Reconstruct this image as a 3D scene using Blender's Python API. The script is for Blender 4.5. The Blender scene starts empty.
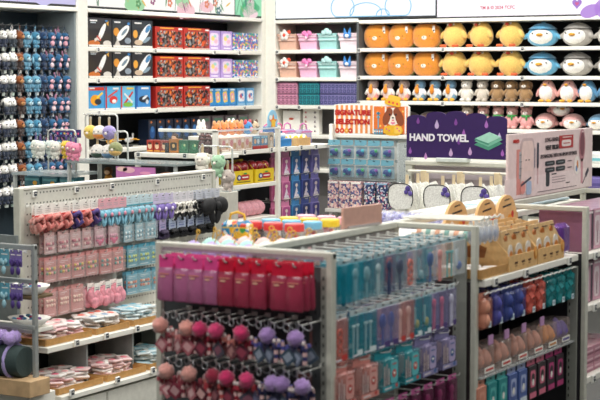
import bpy, math, random
from mathutils import Vector, Matrix, noise
random.seed(7)
PI = math.pi
SC = bpy.context.scene
COL = SC.collection
R = math.radians

# ------------------------------------------------------------------ materials
def lin(h):
    h = h.lstrip('#')
    o = []
    for i in (0, 2, 4):
        c = int(h[i:i+2], 16) / 255.0
        o.append(c / 12.92 if c <= 0.04045 else ((c + 0.055) / 1.055) ** 2.4)
    return (o[0], o[1], o[2], 1.0)

_mats = {}
def _new(key):
    m = bpy.data.materials.new(key)
    m.use_nodes = True
    nt = m.node_tree
    b = nt.nodes['Principled BSDF']
    return m, nt, b

def M(col, rough=0.5, var=0.06, scale=40.0, metal=0.0, bump=0.0, sheen=0.0, coat=0.0):
    """Plain coloured surface with slight procedural variation."""
    key = 'plain %s %.2f %.2f %.1f %.2f %.2f %.2f %.2f' % (col, rough, var, scale, metal, bump, sheen, coat)
    if key in _mats: return _mats[key]
    m, nt, b = _new(key)
    N, L = nt.nodes, nt.links
    tc = N.new('ShaderNodeTexCoord')
    nz = N.new('ShaderNodeTexNoise'); nz.inputs['Scale'].default_value = scale; nz.inputs['Detail'].default_value = 3
    L.new(tc.outputs['Object'], nz.inputs['Vector'])
    cr = N.new('ShaderNodeValToRGB')
    c = lin(col)
    cr.color_ramp.elements[0].position = 0.3; cr.color_ramp.elements[1].position = 0.7
    cr.color_ramp.elements[0].color = tuple(max(0, x * (1 - var)) for x in c[:3]) + (1,)
    cr.color_ramp.elements[1].color = tuple(min(1, x * (1 + var)) for x in c[:3]) + (1,)
    L.new(nz.outputs['Fac'], cr.inputs['Fac']); L.new(cr.outputs['Color'], b.inputs['Base Color'])
    b.inputs['Roughness'].default_value = rough; b.inputs['Metallic'].default_value = metal
    b.inputs['Sheen Weight'].default_value = sheen; b.inputs['Coat Weight'].default_value = coat
    if bump:
        bp = N.new('ShaderNodeBump'); bp.inputs['Strength'].default_value = bump; bp.inputs['Distance'].default_value = 0.004
        L.new(nz.outputs['Fac'], bp.inputs['Height']); L.new(bp.outputs['Normal'], b.inputs['Normal'])
    _mats[key] = m
    return m

def FUZZ(col):
    return M(col, rough=0.95, var=0.18, scale=120.0, bump=0.5, sheen=0.4)

def PAT(cols, scale=60.0, rough=0.4, stretch=(1, 1, 1), rnd=1.0):
    """Printed pattern: voronoi cells coloured from a palette."""
    key = 'print %s %.1f %s %.2f %.2f' % (''.join(cols), scale, stretch, rough, rnd)
    if key in _mats: return _mats[key]
    m, nt, b = _new(key[:60])
    N, L = nt.nodes, nt.links
    tc = N.new('ShaderNodeTexCoord'); mp = N.new('ShaderNodeMapping'); mp.inputs['Scale'].default_value = stretch
    vo = N.new('ShaderNodeTexVoronoi'); vo.inputs['Scale'].default_value = scale; vo.inputs['Randomness'].default_value = rnd
    L.new(tc.outputs['Object'], mp.inputs['Vector']); L.new(mp.outputs['Vector'], vo.inputs['Vector'])
    sp = N.new('ShaderNodeSeparateColor'); L.new(vo.outputs['Color'], sp.inputs['Color'])
    cr = N.new('ShaderNodeValToRGB'); r = cr.color_ramp; r.interpolation = 'CONSTANT'
    while len(r.elements) < len(cols): r.elements.new(0.5)
    for i, c in enumerate(cols):
        r.elements[i].position = i / len(cols); r.elements[i].color = lin(c)
    L.new(sp.outputs[0], cr.inputs['Fac']); L.new(cr.outputs['Color'], b.inputs['Base Color'])
    b.inputs['Roughness'].default_value = rough
    _mats[key] = m
    return m

def STRIPE(c1, c2, scale, axis='X', rough=0.5, c3=None):
    key = 'stripe %s %s %s %.1f %s' % (c1, c2, c3, scale, axis)
    if key in _mats: return _mats[key]
    m, nt, b = _new(key)
    N, L = nt.nodes, nt.links
    tc = N.new('ShaderNodeTexCoord'); wv = N.new('ShaderNodeTexWave')
    wv.wave_type = 'BANDS'; wv.bands_direction = axis; wv.wave_profile = 'SAW'; wv.inputs['Scale'].default_value = scale
    L.new(tc.outputs['Object'], wv.inputs['Vector'])
    cr = N.new('ShaderNodeValToRGB'); r = cr.color_ramp; r.interpolation = 'CONSTANT'
    r.elements[0].position = 0; r.elements[0].color = lin(c1)
    r.elements[1].position = 0.5 if not c3 else 0.34; r.elements[1].color = lin(c2)
    if c3:
        e = r.elements.new(0.67); e.color = lin(c3)
    L.new(wv.outputs['Fac'], cr.inputs['Fac']); L.new(cr.outputs['Color'], b.inputs['Base Color'])
    b.inputs['Roughness'].default_value = rough
    _mats[key] = m
    return m

def CLR(col, alpha=0.3, rough=0.18):
    """Clear or tinted plastic film."""
    key = 'film %s %.2f %.2f' % (col, alpha, rough)
    if key in _mats: return _mats[key]
    m, nt, b = _new(key)
    N, L = nt.nodes, nt.links
    tc = N.new('ShaderNodeTexCoord'); nz = N.new('ShaderNodeTexNoise'); nz.inputs['Scale'].default_value = 30
    L.new(tc.outputs['Object'], nz.inputs['Vector'])
    bp = N.new('ShaderNodeBump'); bp.inputs['Strength'].default_value = 0.35; bp.inputs['Distance'].default_value = 0.01
    L.new(nz.outputs['Fac'], bp.inputs['Height']); L.new(bp.outputs['Normal'], b.inputs['Normal'])
    b.inputs['Base Color'].default_value = lin(col); b.inputs['Alpha'].default_value = alpha
    b.inputs['Roughness'].default_value = rough
    _mats[key] = m
    return m

def GLOW(col, strength=1.0):
    key = 'glow %s %.2f' % (col, strength)
    if key in _mats: return _mats[key]
    m, nt, b = _new(key)
    N, L = nt.nodes, nt.links
    tc = N.new('ShaderNodeTexCoord'); nz = N.new('ShaderNodeTexNoise'); nz.inputs['Scale'].default_value = 2.0
    L.new(tc.outputs['Object'], nz.inputs['Vector'])
    cr = N.new('ShaderNodeValToRGB'); c = lin(col)
    cr.color_ramp.elements[0].color = tuple(x * 0.97 for x in c[:3]) + (1,); cr.color_ramp.elements[1].color = c
    L.new(nz.outputs['Fac'], cr.inputs['Fac'])
    b.inputs['Base Color'].default_value = (.02, .02, .02, 1)
    L.new(cr.outputs['Color'], b.inputs['Emission Color']); b.inputs['Emission Strength'].default_value = strength
    b.inputs['Roughness'].default_value = 0.4
    _mats[key] = m
    return m

# ------------------------------------------------------------------ mesh builder
class MB:
    def __init__(s):
        s.v = []; s.f = []; s.mi = []; s.sm = []; s.mats = []
    def _m(s, mat):
        if mat not in s.mats: s.mats.append(mat)
        return s.mats.index(mat)
    def add(s, vs, fs, mat, smooth=False, T=None):
        b = len(s.v)
        if T is not None: vs = [tuple(T @ Vector(p)) for p in vs]
        s.v += [tuple(p) for p in vs]
        k = s._m(mat)
        for f in fs:
            s.f.append(tuple(b + i for i in f)); s.mi.append(k); s.sm.append(smooth)
        return s
    def box(s, c, d, mat, T=None, bev=0.0):
        x, y, z = c; a, b, e = d[0]/2, d[1]/2, d[2]/2
        if bev <= 0 or bev >= min(a, b, e):
            vs = [(x+i*a, y+j*b, z+k*e) for i in (-1, 1) for j in (-1, 1) for k in (-1, 1)]
            fs = [(0,1,3,2),(4,6,7,5),(0,4,5,1),(2,3,7,6),(0,2,6,4),(1,5,7,3)]
            return s.add(vs, fs, mat, False, T)
        # chamfered box: profile loops along z
        def loop(ax, by, zz, ch):
            return [(x-ax+ch, y-by, zz), (x+ax-ch, y-by, zz), (x+ax, y-by+ch, zz), (x+ax, y+by-ch, zz),
                    (x+ax-ch, y+by, zz), (x-ax+ch, y+by, zz), (x-ax, y+by-ch, zz), (x-ax, y-by+ch, zz)]
        L = [loop(a-bev, b-bev, z-e, bev*.6), loop(a, b, z-e+bev, bev), loop(a, b, z+e-bev, bev), loop(a-bev, b-bev, z+e, bev*.6)]
        return s.loft(L, mat, False, T)
    def bx(s, x0, x1, y0, y1, z0, z1, mat, bev=0.0):
        return s.box(((x0+x1)/2, (y0+y1)/2, (z0+z1)/2), (abs(x1-x0), abs(y1-y0), abs(z1-z0)), mat, None, bev)
    def loft(s, loops, mat, smooth=True, T=None, caps=True, closed=True):
        n = len(loops[0]); vs = [p for l in loops for p in l]; fs = []
        for i in range(len(loops)-1):
            for j in range(n if closed else n-1):
                k = (j+1) % n
                fs.append((i*n+j, i*n+k, (i+1)*n+k, (i+1)*n+j))
        s.add(vs, fs, mat, smooth, T)
        if caps:
            s.add(loops[0], [tuple(range(n))[::-1]], mat, False, T)
            s.add(loops[-1], [tuple(range(n))], mat, False, T)
        return s
    def lathe(s, prof, mat, n=14, c=(0,0,0), T=None, smooth=True, caps=True):
        loops = [[(c[0]+r*math.cos(2*PI*i/n), c[1]+r*math.sin(2*PI*i/n), c[2]+z) for i in range(n)] for r, z in prof]
        return s.loft(loops, mat, smooth, T, caps)
    def tube(s, pts, r, mat, n=6, closed=False):
        pts = [Vector(p) for p in pts]; loops = []; m = len(pts)
        up = Vector((0.13, 0.21, 1.0))
        for i, p in enumerate(pts):
            if closed: t = pts[(i+1) % m] - pts[i-1]
            else: t = pts[min(i+1, m-1)] - pts[max(i-1, 0)]
            if t.length < 1e-9: t = Vector((0, 0, 1))
            t.normalize()
            u = t.cross(up)
            if u.length < 0.05: u = t.cross(Vector((1, 0, 0)))
            u.normalize(); w = t.cross(u)
            rr = r[i] if isinstance(r, (list, tuple)) else r
            loops.append([tuple(p + (u*math.cos(2*PI*k/n) + w*math.sin(2*PI*k/n))*rr) for k in range(n)])
        if closed: loops.append(loops[0])
        return s.loft(loops, mat, True, None, not closed)
    def ring(s, c, rad, r, mat, axis='Y', n=14, m=6, sq=1.0):
        pts = []
        for i in range(n):
            a = 2*PI*i/n; u, w = rad*math.cos(a), rad*math.sin(a)*sq
            pts.append({'X': (c[0], c[1]+u, c[2]+w), 'Y': (c[0]+u, c[1], c[2]+w), 'Z': (c[0]+u, c[1]+w, c[2])}[axis])
        return s.tube(pts, r, mat, m, True)
    def ball(s, c, r, mat, nu=12, nv=8, T=None, fn=None):
        if not isinstance(r, (tuple, list)): r = (r, r, r)
        vs = [(0, 0, -1)]
        for j in range(1, nv):
            t = PI*j/nv
            for i in range(nu):
                a = 2*PI*i/nu
                vs.append((math.sin(t)*math.cos(a), math.sin(t)*math.sin(a), -math.cos(t)))
        vs.append((0, 0, 1))
        fs = []
        for i in range(nu):
            fs.append((0, 1+(i+1) % nu, 1+i))
            for j in range(nv-2):
                a, b = 1+j*nu+i, 1+j*nu+(i+1) % nu
                fs.append((a, b, b+nu, a+nu))
            a, b = 1+(nv-2)*nu+i, 1+(nv-2)*nu+(i+1) % nu
            fs.append((a, b, len(vs)-1))
        if fn: vs = [fn(p) for p in vs]
        vs = [(p[0]*r[0], p[1]*r[1], p[2]*r[2]) for p in vs]
        if T is not None: vs = [tuple(T @ Vector(p)) for p in vs]
        vs = [(p[0]+c[0], p[1]+c[1], p[2]+c[2]) for p in vs]
        return s.add(vs, fs, mat, True)
    def poly(s, pts, y0, y1, mat, T=None):
        """2-D outline (u = x, v = z) made solid between y0 (front) and y1."""
        n = len(pts)
        vs = [(u, y0, v) for u, v in pts] + [(u, y1, v) for u, v in pts]
        fs = [tuple(range(n)), tuple(range(2*n-1, n-1, -1))]
        fs += [(i, n+i, n+(i+1) % n, (i+1) % n) for i in range(n)]
        return s.add(vs, fs, mat, False, T)
    def dec(s, kind, u, v, w, h, mat, y=0.0, rot=0.0, t=0.0008):
        """Printed shape standing a hair proud of a front face at y (faces -Y)."""
        if kind == 'r': p = [(-.5, -.5), (.5, -.5), (.5, .5), (-.5, .5)]
        elif kind == 'e': p = [(.5*math.cos(2*PI*i/14), .5*math.sin(2*PI*i/14)) for i in range(14)]
        elif kind == 't': p = [(-.5, -.5), (.5, -.5), (0, .5)]
        elif kind == 's': p = [((.5 if i % 2 == 0 else .22)*math.sin(2*PI*i/10), (.5 if i % 2 == 0 else .22)*math.cos(2*PI*i/10)) for i in range(10)]
        elif kind == 'd': p = [(0, -.5), (.5, 0), (0, .5), (-.5, 0)]
        elif kind == 'o':   # rounded rectangle
            p = []
            for cx, cz, a0 in ((.3, -.3, -90), (.3, .3, 0), (-.3, .3, 90), (-.3, -.3, 180)):
                for k in range(4):
                    a = R(a0+30*k); p.append((cx+.2*math.cos(a), cz+.2*math.sin(a)))
        elif kind == 'h':   # heart
            p = []
            for i in range(18):
                a = 2*PI*i/18
                p.append((16*math.sin(a)**3/34, (13*math.cos(a)-5*math.cos(2*a)-2*math.cos(3*a)-math.cos(4*a)+2)/32))
            p = p[::-1]
        elif kind == 'drop':
            p = [(0, .5)] + [(.33*math.sin(a), -.17-.33*math.cos(a)) for a in [R(-120+24*i) for i in range(11)]][::1]
        elif kind == 'leaf':
            p = [(.5*math.sin(PI*i/8)*.45, -.5+i/8) for i in range(9)] + [(-.5*math.sin(PI*i/8)*.45, -.5+i/8) for i in range(7, 0, -1)]
        c, sn = math.cos(rot), math.sin(rot)
        q = [(u+(a*w)*c-(b*h)*sn, v+(a*w)*sn+(b*h)*c) for a, b in p]
        ar = sum(q[i][0]*q[(i+1) % len(q)][1]-q[(i+1) % len(q)][0]*q[i][1] for i in range(len(q)))
        if ar < 0: q = q[::-1]
        return s.poly(q, y-t, y, mat)
    def mesh(s, name):
        me = bpy.data.meshes.new(name)
        me.from_pydata(s.v, [], s.f)
        for m in s.mats: me.materials.append(m)
        me.polygons.foreach_set('material_index', s.mi)
        me.polygons.foreach_set('use_smooth', s.sm)
        me.update()
        return me

def RX(a): return Matrix.Rotation(a, 4, 'X')
def RY(a): return Matrix.Rotation(a, 4, 'Y')
def RZ(a): return Matrix.Rotation(a, 4, 'Z')
def TR(x, y, z): return Matrix.Translation((x, y, z))

# ------------------------------------------------------------------ objects
def link(name, data, parent=None, loc=(0, 0, 0), rz=0.0, rot=None):
    o = bpy.data.objects.new(name, data)
    COL.objects.link(o)
    if parent is not None: o.parent = parent
    o.location = loc
    o.rotation_euler = rot if rot is not None else (0, 0, rz)
    return o

def tag(o, label, cat, group=None):
    o['label'] = label; o['category'] = cat
    if group: o['group'] = group
    return o

class Kind:
    """One kind of thing: an optional root mesh and parts [(name, MB, [sub-parts], label)]."""
    def __init__(s, name, cat, root=None, parts=()):
        s.name, s.cat = name, cat
        s.root = root.mesh(name) if root else None
        s.parts = []
        for p in parts:
            nm, mb = p[0], p[1]
            subs = p[2] if len(p) > 2 and p[2] else []
            s.parts.append((nm, mb.mesh(nm), [(a, b.mesh(a)) for a, b in subs], p[3] if len(p) > 3 else None))
    def put(s, loc, rz, label, group=None, rot=None):
        o = link(s.name, s.root, None, (loc[0], loc[1], loc[2]+.001), rz, rot)
        tag(o, label, s.cat, group)
        for nm, me, subs, lb in s.parts:
            c = link(nm, me, o)
            if lb: c['label'] = lb
            for a, b in subs: link(a, b, c)
        return o

class Fixture:
    """A shop fitting: an Empty at its base; parts are given in room coordinates."""
    def __init__(s, name, label, cat, base, group=None):
        s.o = link(name, None, None, base); s.b = Vector(base); tag(s.o, label, cat, group)
    def part(s, name, mb, label=None, parent=None):
        p = parent
        off = s.b
        me = mb.mesh(name); me.transform(Matrix.Translation(-off))
        o = link(name, me, p or s.o)
        if label: o['label'] = label
        return o
    def inst(s, name, me, loc, rz=0.0, parent=None):
        return link(name, me, parent or s.o, tuple(Vector(loc)-s.b), rz)

def structure(name, mb):
    o = link(name, mb.mesh(name)); o['kind'] = 'structure'
    return o

ORD = 'first second third fourth fifth sixth seventh eighth ninth tenth eleventh twelfth thirteenth fourteenth fifteenth sixteenth seventeenth eighteenth nineteenth twentieth'.split()
def nth(i, n, axis='from the left'):
    if n == 1: return 'alone'
    if i == 0: return 'leftmost'
    if i == n-1: return 'rightmost'
    return ORD[i] + ' ' + axis.replace('the ', '')

def text(name, body, size, mat, parent, loc, rot, align='CENTER', ext=0.0008, bold=0.0, sx=1.0):
    cu = bpy.data.curves.new(name, 'FONT')
    cu.body = body; cu.size = size; cu.align_x = align; cu.align_y = 'CENTER'; cu.extrude = ext; cu.offset = bold
    cu.materials.append(mat)
    t = link(name, cu); bpy.context.view_layer.update()
    me = bpy.data.meshes.new_from_object(t.evaluated_get(bpy.context.evaluated_depsgraph_get()))
    me.transform(Matrix.Scale(sx, 4, (1, 0, 0)))
    bpy.data.objects.remove(t)
    return link(name, me, parent, loc, 0, rot)

# ------------------------------------------------------------------ shared materials
WHITE = M('#ebe9df', 0.45, var=.03)
OFFW = M('#cfcfc4', 0.5)
GREY = M('#a5a59c', 0.55)
PANEL = M('#b9b8ae', 0.55)
DGREY = M('#55585a', 0.6)
BLACK = M('#0c0e10', 0.6)
BACK = M('#12161a', 0.7)
CHROME = M('#d8d8d8', 0.25, metal=0.85)
HOOKW = M('#e0e0da', 0.35)
KRAFT = M('#d6ad74', 0.8, var=0.1, scale=60)
KRAFTD = M('#b78a50', 0.8, var=0.12, scale=60)
WOOD = M('#c2a37c', 0.6, var=0.2, scale=18)
INK = M('#17181c', 0.5)
PAPER = M('#efece4', 0.6)
SILVER = M('#b9bcc0', 0.35, metal=0.6)
TAGM = M('#e8e8e2', 0.4); SCREEN = M('#3b4048', 0.3)
FILM = CLR('#e9eef0', 0.22)

# electronic shelf labels, clipped to shelf fronts (face -Y)
_tag = MB().box((0, -.006, 0), (.032, .012, .034), TAGM, bev=.003); TAG_ME = _tag.mesh('price_tag')
_scr = MB(); _scr.dec('r', 0, .002, .022, .022, SCREEN, y=-.0121); _scr.dec('r', 0, .004, .012, .003, PAPER, y=-.0129); SCR_ME = _scr.mesh('tag_screen')
def price_tag(fx, loc, rz):
    t = fx.inst('price_tag', TAG_ME, loc, rz)
    link('tag_screen', SCR_ME, t)

def hook_mesh(length, drop=0.0, mat=None, r=0.0022):
    """A peg hook running forward along -Y from its back plate, tip turned up."""
    m = MB(); mat = mat or HOOKW
    m.tube([(0, 0, 0), (0, -length*.5, -drop*.5), (0, -length*.9, -drop), (0, -length, -drop+.006), (0, -length-.003, -drop+.014)], r, mat, 6)
    m.box((0, -.002, 0), (.02, .004, .014), mat)
    return m.mesh('peg_hook')
# ================================================================== THE ROOM
structure('floor', MB().bx(-9, 2.5, -1.5, 13, -.05, 0, M('#4a4a48', .35, scale=3)))
structure('ceiling', MB().bx(-9, 2.5, -1.5, 13, 3.2, 3.25, M('#c9c9c4', .8)))
structure('wall_left', MB().bx(-7.62, -7.54, -1.5, 12.1, 0, 3.2, M('#cfd0cc', .7)))
structure('wall_back', MB().bx(-7.62, 2.5, 12.02, 12.1, 0, 3.2, M('#cfd0cc', .7)))
# white uprights between the wall bays
structure('trim_1', MB().bx(-7.54, -7.13, 9.03, 9.146, 0, 3.2, WHITE, .004))
m = MB(); m.bx(-7.54, -7.145, 11.577, 12.02, 0, 3.2, WHITE, .004); m.bx(-7.145, -7.044, 11.632, 12.02, 0, 3.2, WHITE, .004)
structure('trim_2', m)

# ================================================================== WALL BAY WITH KEYCHAINS (left wall)
fx = kb = Fixture('peg_display_bay', 'blue-grey peg wall bay full of plush keychains, left of the white upright', 'display wall', (-7.3, 8.55, 0))
TEALG = M('#3a4a55', .6)
kb.part('back_panel', MB().bx(-7.53, -7.49, 7.9, 9.03, .1, 2.2, TEALG))
kb.part('side_panel', MB().bx(-7.49, -7.15, 9.012, 9.03, .1, 2.2, M('#8f9a9c', .6)))
kb.part('top_rail', MB().bx(-7.53, -7.13, 7.9, 9.03, 2.205, 2.235, WHITE, .004))
HK = hook_mesh(.27, .0, CHROME, .0025)
KC_Y = [8.317 + .0835*i for i in range(-1, 9)]
KC_Z = [2.075 - .1545*i for i in range(8)]
for z in KC_Z:
    for y in KC_Y:
        kb.inst('peg_hook', HK, (-7.49, y, z+.02), R(90))

# ================================================================== BOX SHELVES (left wall)
bs = Fixture('shelving_unit', 'black-backed wall shelving with white shelves of boxed toys, between the two white uprights', 'shelving', (-7.3, 10.36, 0))
bs.part('back_panel', MB().bx(-7.53, -7.5, 9.146, 11.577, .1, 2.2, BACK))
bs.part('top_rail', MB().bx(-7.53, -7.13, 9.146, 11.577, 2.205, 2.235, WHITE, .004))
BS_Z = [1.955, 1.725, 1.49, 1.2, .93, .6]
for z in BS_Z:
    bs.part('shelf', MB().bx(-7.5, -7.145, 9.148, 11.575, z-.032, z, WHITE, .004))
for z, ys in ((1.955, (9.27, 9.99, 10.82, 11.2)), (1.725, (9.27, 9.99, 10.82, 11.2)), (1.49, (9.27, 10.0, 10.82, 11.28))):
    for y in ys: price_tag(bs, (-7.145, y, z-.02), R(90))

# ================================================================== WALL SHELVES OF BASKETS AND PLUSH (back wall)
b1 = Fixture('shelving_unit', 'grey-backed wall shelving holding pastel baskets and organiser boxes beside the corner upright', 'shelving', (-6.64, 11.8, 0))
b1.part('back_panel', MB().bx(-7.044, -6.235, 11.98, 12.01, .1, 2.2, M('#8d8a8a', .7)))
b1.part('top_rail', MB().bx(-7.044, -6.235, 11.63, 12.01, 2.19, 2.22, WHITE, .004))
for z in (1.965, 1.729, 1.492, 1.24, .95):
    b1.part('shelf', MB().bx(-7.042, -6.237, 11.63, 11.98, z-.032, z, WHITE, .004))
for z in (1.965, 1.729, 1.492):
    for x in ((-7.02,) if z > 1.5 else (-7.02, -6.8, -6.6)): price_tag(b1, (x, 11.63, z-.02), 0)
b2 = Fixture('shelving_unit', 'long black-backed wall shelving packed with plush cushions and soft toys', 'shelving', (-5, 11.8, 0))
b2.part('back_panel', MB().bx(-6.235, -3.3, 11.98, 12.01, .1, 2.2, BACK))
b2.part('top_rail', MB().bx(-6.235, -3.3, 11.63, 12.01, 2.175, 2.205, WHITE, .004))
B2Z = [1.972, 1.742, 1.535, 1.32, 1.065, .87, .6]
for z in B2Z:
    b2.part('shelf', MB().bx(-6.233, -3.3, 11.63, 11.98, z-.03, z, WHITE, .004))
for z in B2Z[:3]:
    for x in (-6.22, -5.45, -4.76): price_tag(b2, (x, 11.63, z-.018), 0)
b2.part('upright', MB().bx(-6.245, -6.225, 11.625, 11.98, .1, 2.19, DGREY))

# ================================================================== BACKLIT HEADERS
def header(label, box, col, st, art=None, edge=True):
    x0, x1, y0, y1, z0, z1 = box
    fx = Fixture('lightbox', label, 'lightbox', ((x0+x1)/2, (y0+y1)/2, z0))
    fx.part('casing', MB().bx(x0, x1, y0, y1, z0, z1, M('#1b1d20', .5)))
    m = MB()
    if y1-y0 > x1-x0: m.bx(x1, x1+.004, y0+.006, y1-.006, z0+.018, z1-.01, GLOW(col, st))
    else: m.bx(x0+.006, x1-.006, y0-.004, y0, z0+.018, z1-.01, GLOW(col, st))
    fx.part('lit_panel', m)
    if art:
        a = MB(); art(a)
        me = a.mesh('printed_art')
        if y1-y0 > x1-x0: fx.inst('printed_art', me, (x1+.0045, (y0+y1)/2, z0), R(90))
        else: fx.inst('printed_art', me, ((x0+x1)/2, y0-.0045, z0), 0)
    return fx
def art_left(a):
    for u, v, w, col in ((.2, .09, .26, '#c9c2ee'), (-.16, .25, .3, '#d7d2f4'), (.42, .22, .16, '#e9e5fb')):
        a.dec('e', u, v, w, w*.7, GLOW(col, 1.0))
    for u, v, w in ((.04, .05, .05), (-.08, .04, .04)): a.dec('h', u, v, w, w, GLOW('#e0529c', .9))
def art_floral(seed, half, tint):
    def f(a):
        r = random.Random(seed)
        for k in range(6):
            a.dec('e', r.uniform(-half+.15, half-.15), r.uniform(.02, .12), r.uniform(.12, .26), r.uniform(.08, .15), GLOW(tint[k % 2], 1.0))
        for k in range(int(half*44)):
            u = r.uniform(-half+.05, half-.05); v = r.uniform(.04, .24)
            c = r.choice(['#4f9a58', '#78b866', '#e87f52', '#e9a7b4', '#f0c24b', '#9c4a7a', '#356f74', '#5d9a58'])
            if r.random() < .6: a.dec('leaf', u, v, .035, .09, GLOW(c, .9), rot=r.uniform(-1.2, 1.2), y=-.0004*(k % 3))
            else:
                for q in range(5):
                    a.dec('e', u+.022*math.cos(q*1.257), v+.022*math.sin(q*1.257), .026, .026, GLOW(c, .9), y=-.0004*(k % 3))
        for k in range(int(half*10)):
            u = r.uniform(-half+.05, half-.05)
            a.dec('r', u, .12, .006, .2, GLOW('#3b7a55', .9), rot=r.uniform(-.4, .4))
    return f
def art_curls(a):
    c = GLOW('#7cc4e8', 1.0)
    for u, v, w, h in ((-.1, .1, .22, .2), (.12, .05, .3, .17), (.42, .1, .24, .22), (.28, .03, .12, .1)):
        pts = [(u+w/2*math.cos(R(18*k)), -.002, max(.022, v+h/2*math.sin(R(18*k)))) for k in range(20)]
        a.tube(pts, .0045, c, 5, True)
def art_heart(a):
    c = GLOW('#b98be0', 1.0)
    a.dec('e', .2, .04, .17, .1, c, rot=.3); a.dec('e', .33, .06, .2, .16, c); a.dec('h', .09, .095, .085, .085, GLOW('#a878d8', .9)); a.dec('h', .09, .097, .035, .035, GLOW('#e0529c', .9), y=-.001); a.dec('e', .35, .12, .15, .08, GLOW('#f6f0d8', 1.0), y=-.001)
header('lilac backlit header over the wall of plush keychains', (-7.3, -7.15, 7.9, 9.03, 2.235, 2.8), '#d3cef6', .9, art_left)
header('white backlit header with printed flowers and leaves, the longer floral one', (-7.3, -7.15, 9.146, 11.15, 2.235, 2.8), '#fbf8f2', 1.02, art_floral(3, 1.0, ('#9fd4a0', '#f3c6cd')))
header('green backlit header with printed leaves, beside the corner upright', (-7.3, -7.15, 11.155, 11.577, 2.235, 2.8), '#8fdcae', 1.0, art_floral(5, .21, ('#4fb37c', '#f3d6dc')))
header('white backlit header with pale blue outline curls above the pastel baskets', (-7.044, -5.52, 11.635, 11.8, 2.215, 2.8), '#f4f9ff', 1.12, art_curls)
hd = header('white backlit header with small red copyright line and a purple heart shape', (-5.515, -3.3, 11.635, 11.8, 2.2, 2.8), '#fbf5fb', 1.12, art_heart)
text('lettering', 'TM & © 2024 TCFC', .036, GLOW('#e0506a', .9), hd.o, (-4.98+4.4075, -.09, .083), (R(90), 0, 0), bold=.0006)

# ================================================================== FRONT GONDOLA
GX0, GXS, GX1 = -3.03, -2.665, -2.357
gd = Fixture('display_gondola', 'pale grey display gondola in front with red pouches on its end panel', 'display shelving', (-2.67, 5.7, 0))
FR = M('#c6c6b9', .4); FRD = M('#9a9b92', .5)
def post(fx, x, y, z0, z1, w=.022, d=.03, mat=FR, name='post'): return fx.part(name, MB().bx(x-w/2, x+w/2, y-d/2, y+d/2, z0, z1, mat, .003))
for x, y in ((GX0+.012, 4.245), (GX1-.011, 4.245), (-2.336, 5.27), (-2.276, 6.27), (-2.27, 7.3), (GXS, 5.27), (GXS, 6.27), (GXS, 7.3)):
    post(gd, x, y, 0, 1.2)
gd.part('rail', MB().bx(GX0, GX1, 4.235, 4.26, 1.176, 1.2, FR, .004))           # end rail
gd.part('rail', MB().bx(GXS-.016, GXS+.016, 4.26, 7.31, 1.176, 1.202, FR, .004))   # spine rail
for y, xx in ((5.27, -2.326), (6.27, -2.266), (7.3, -2.26)):
    gd.part('rail', MB().bx(GXS, xx, y-.012, y+.012, 1.178, 1.2, FR, .004))
gd.part('spine_panel', MB().bx(GXS-.008, GXS+.008, 4.27, 5.26, .12, 1.176, M('#8f8a84', .6)))
gd.part('spine_panel', MB().bx(GXS-.008, GXS+.008, 5.28, 6.26, .12, 1.0, M('#30272c', .7)))
gd.part('spine_panel', MB().bx(GXS-.008, GXS+.008, 6.28, 7.29, .12, 1.0, M('#3a3a3e', .7)))
m = MB(); m.bx(GX0+.02, GX1-.02, 4.25, 4.262, .1, 1.15, M('#44484a', .6))
for j in range(9):
    for i in range(22): m.bx(GX0+.05+i*.029, GX0+.055+i*.029, 4.2494, 4.2502, .3+j*.1, .312+j*.1, INK)
gd.part('peg_panel', m)
for x0, x1, y, z1 in ((-2.402, -2.372, 4.243, 1.15), (-2.415, -2.36, 5.255, 1.15), (-2.345, -2.3, 6.255, .95)):
    m = MB(); m.bx(x0, x1, y-.006, y, .13, z1, M('#8f9189', .5), .002)
    for j in range(int((z1-.15)/.03)): m.bx(x0+.008, x0+.013, y-.0066, y-.0058, .15+.03*j, .163+.03*j, INK)
    gd.part('slotted_upright', m)
gd.part('base', MB().bx(GX0, GX1, 4.26, 7.3, 0, .12, FRD))
gd.part('sign_strip', MB().bx(GX0+.03, GX1-.03, 4.228, 4.231, 1.172, 1.186, CLR('#a58fa0', .4)))
# left-hand top shelf
gd.part('shelf', MB().bx(-3.03, GXS-.01, 4.28, 4.75, 1.075, 1.1, WHITE, .003))
gd.part('shelf', MB().bx(-3.16, GXS-.01, 4.755, 6.26, 1.075, 1.1, WHITE, .003))
gd.part('side_panel', MB().bx(-3.02, -2.98, 4.3, 7.3, .1, 1.07, M('#6f7272', .6)))
gd.part('shelf', MB().bx(-3.1, GXS-.01, 6.28, 7.3, 1.12, 1.145, WHITE, .003))
# right side shelves
RS = []
RS.append(gd.part('shelf', MB().bx(GXS+.01, -2.3, 5.285, 6.255, .972, 1.0, WHITE, .003)))
for z in (1.0, .778, .47):
    gd.part('shelf', MB().bx(GXS+.01, -2.27, 6.29, 7.29, z-.028, z, WHITE, .003))
for y in (5.36, 5.66, 6.13): price_tag(gd, (-2.3, y, .984), R(90))
for z in (.984, .762, .455): price_tag(gd, (-2.27, 6.36, z), R(90))
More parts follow.
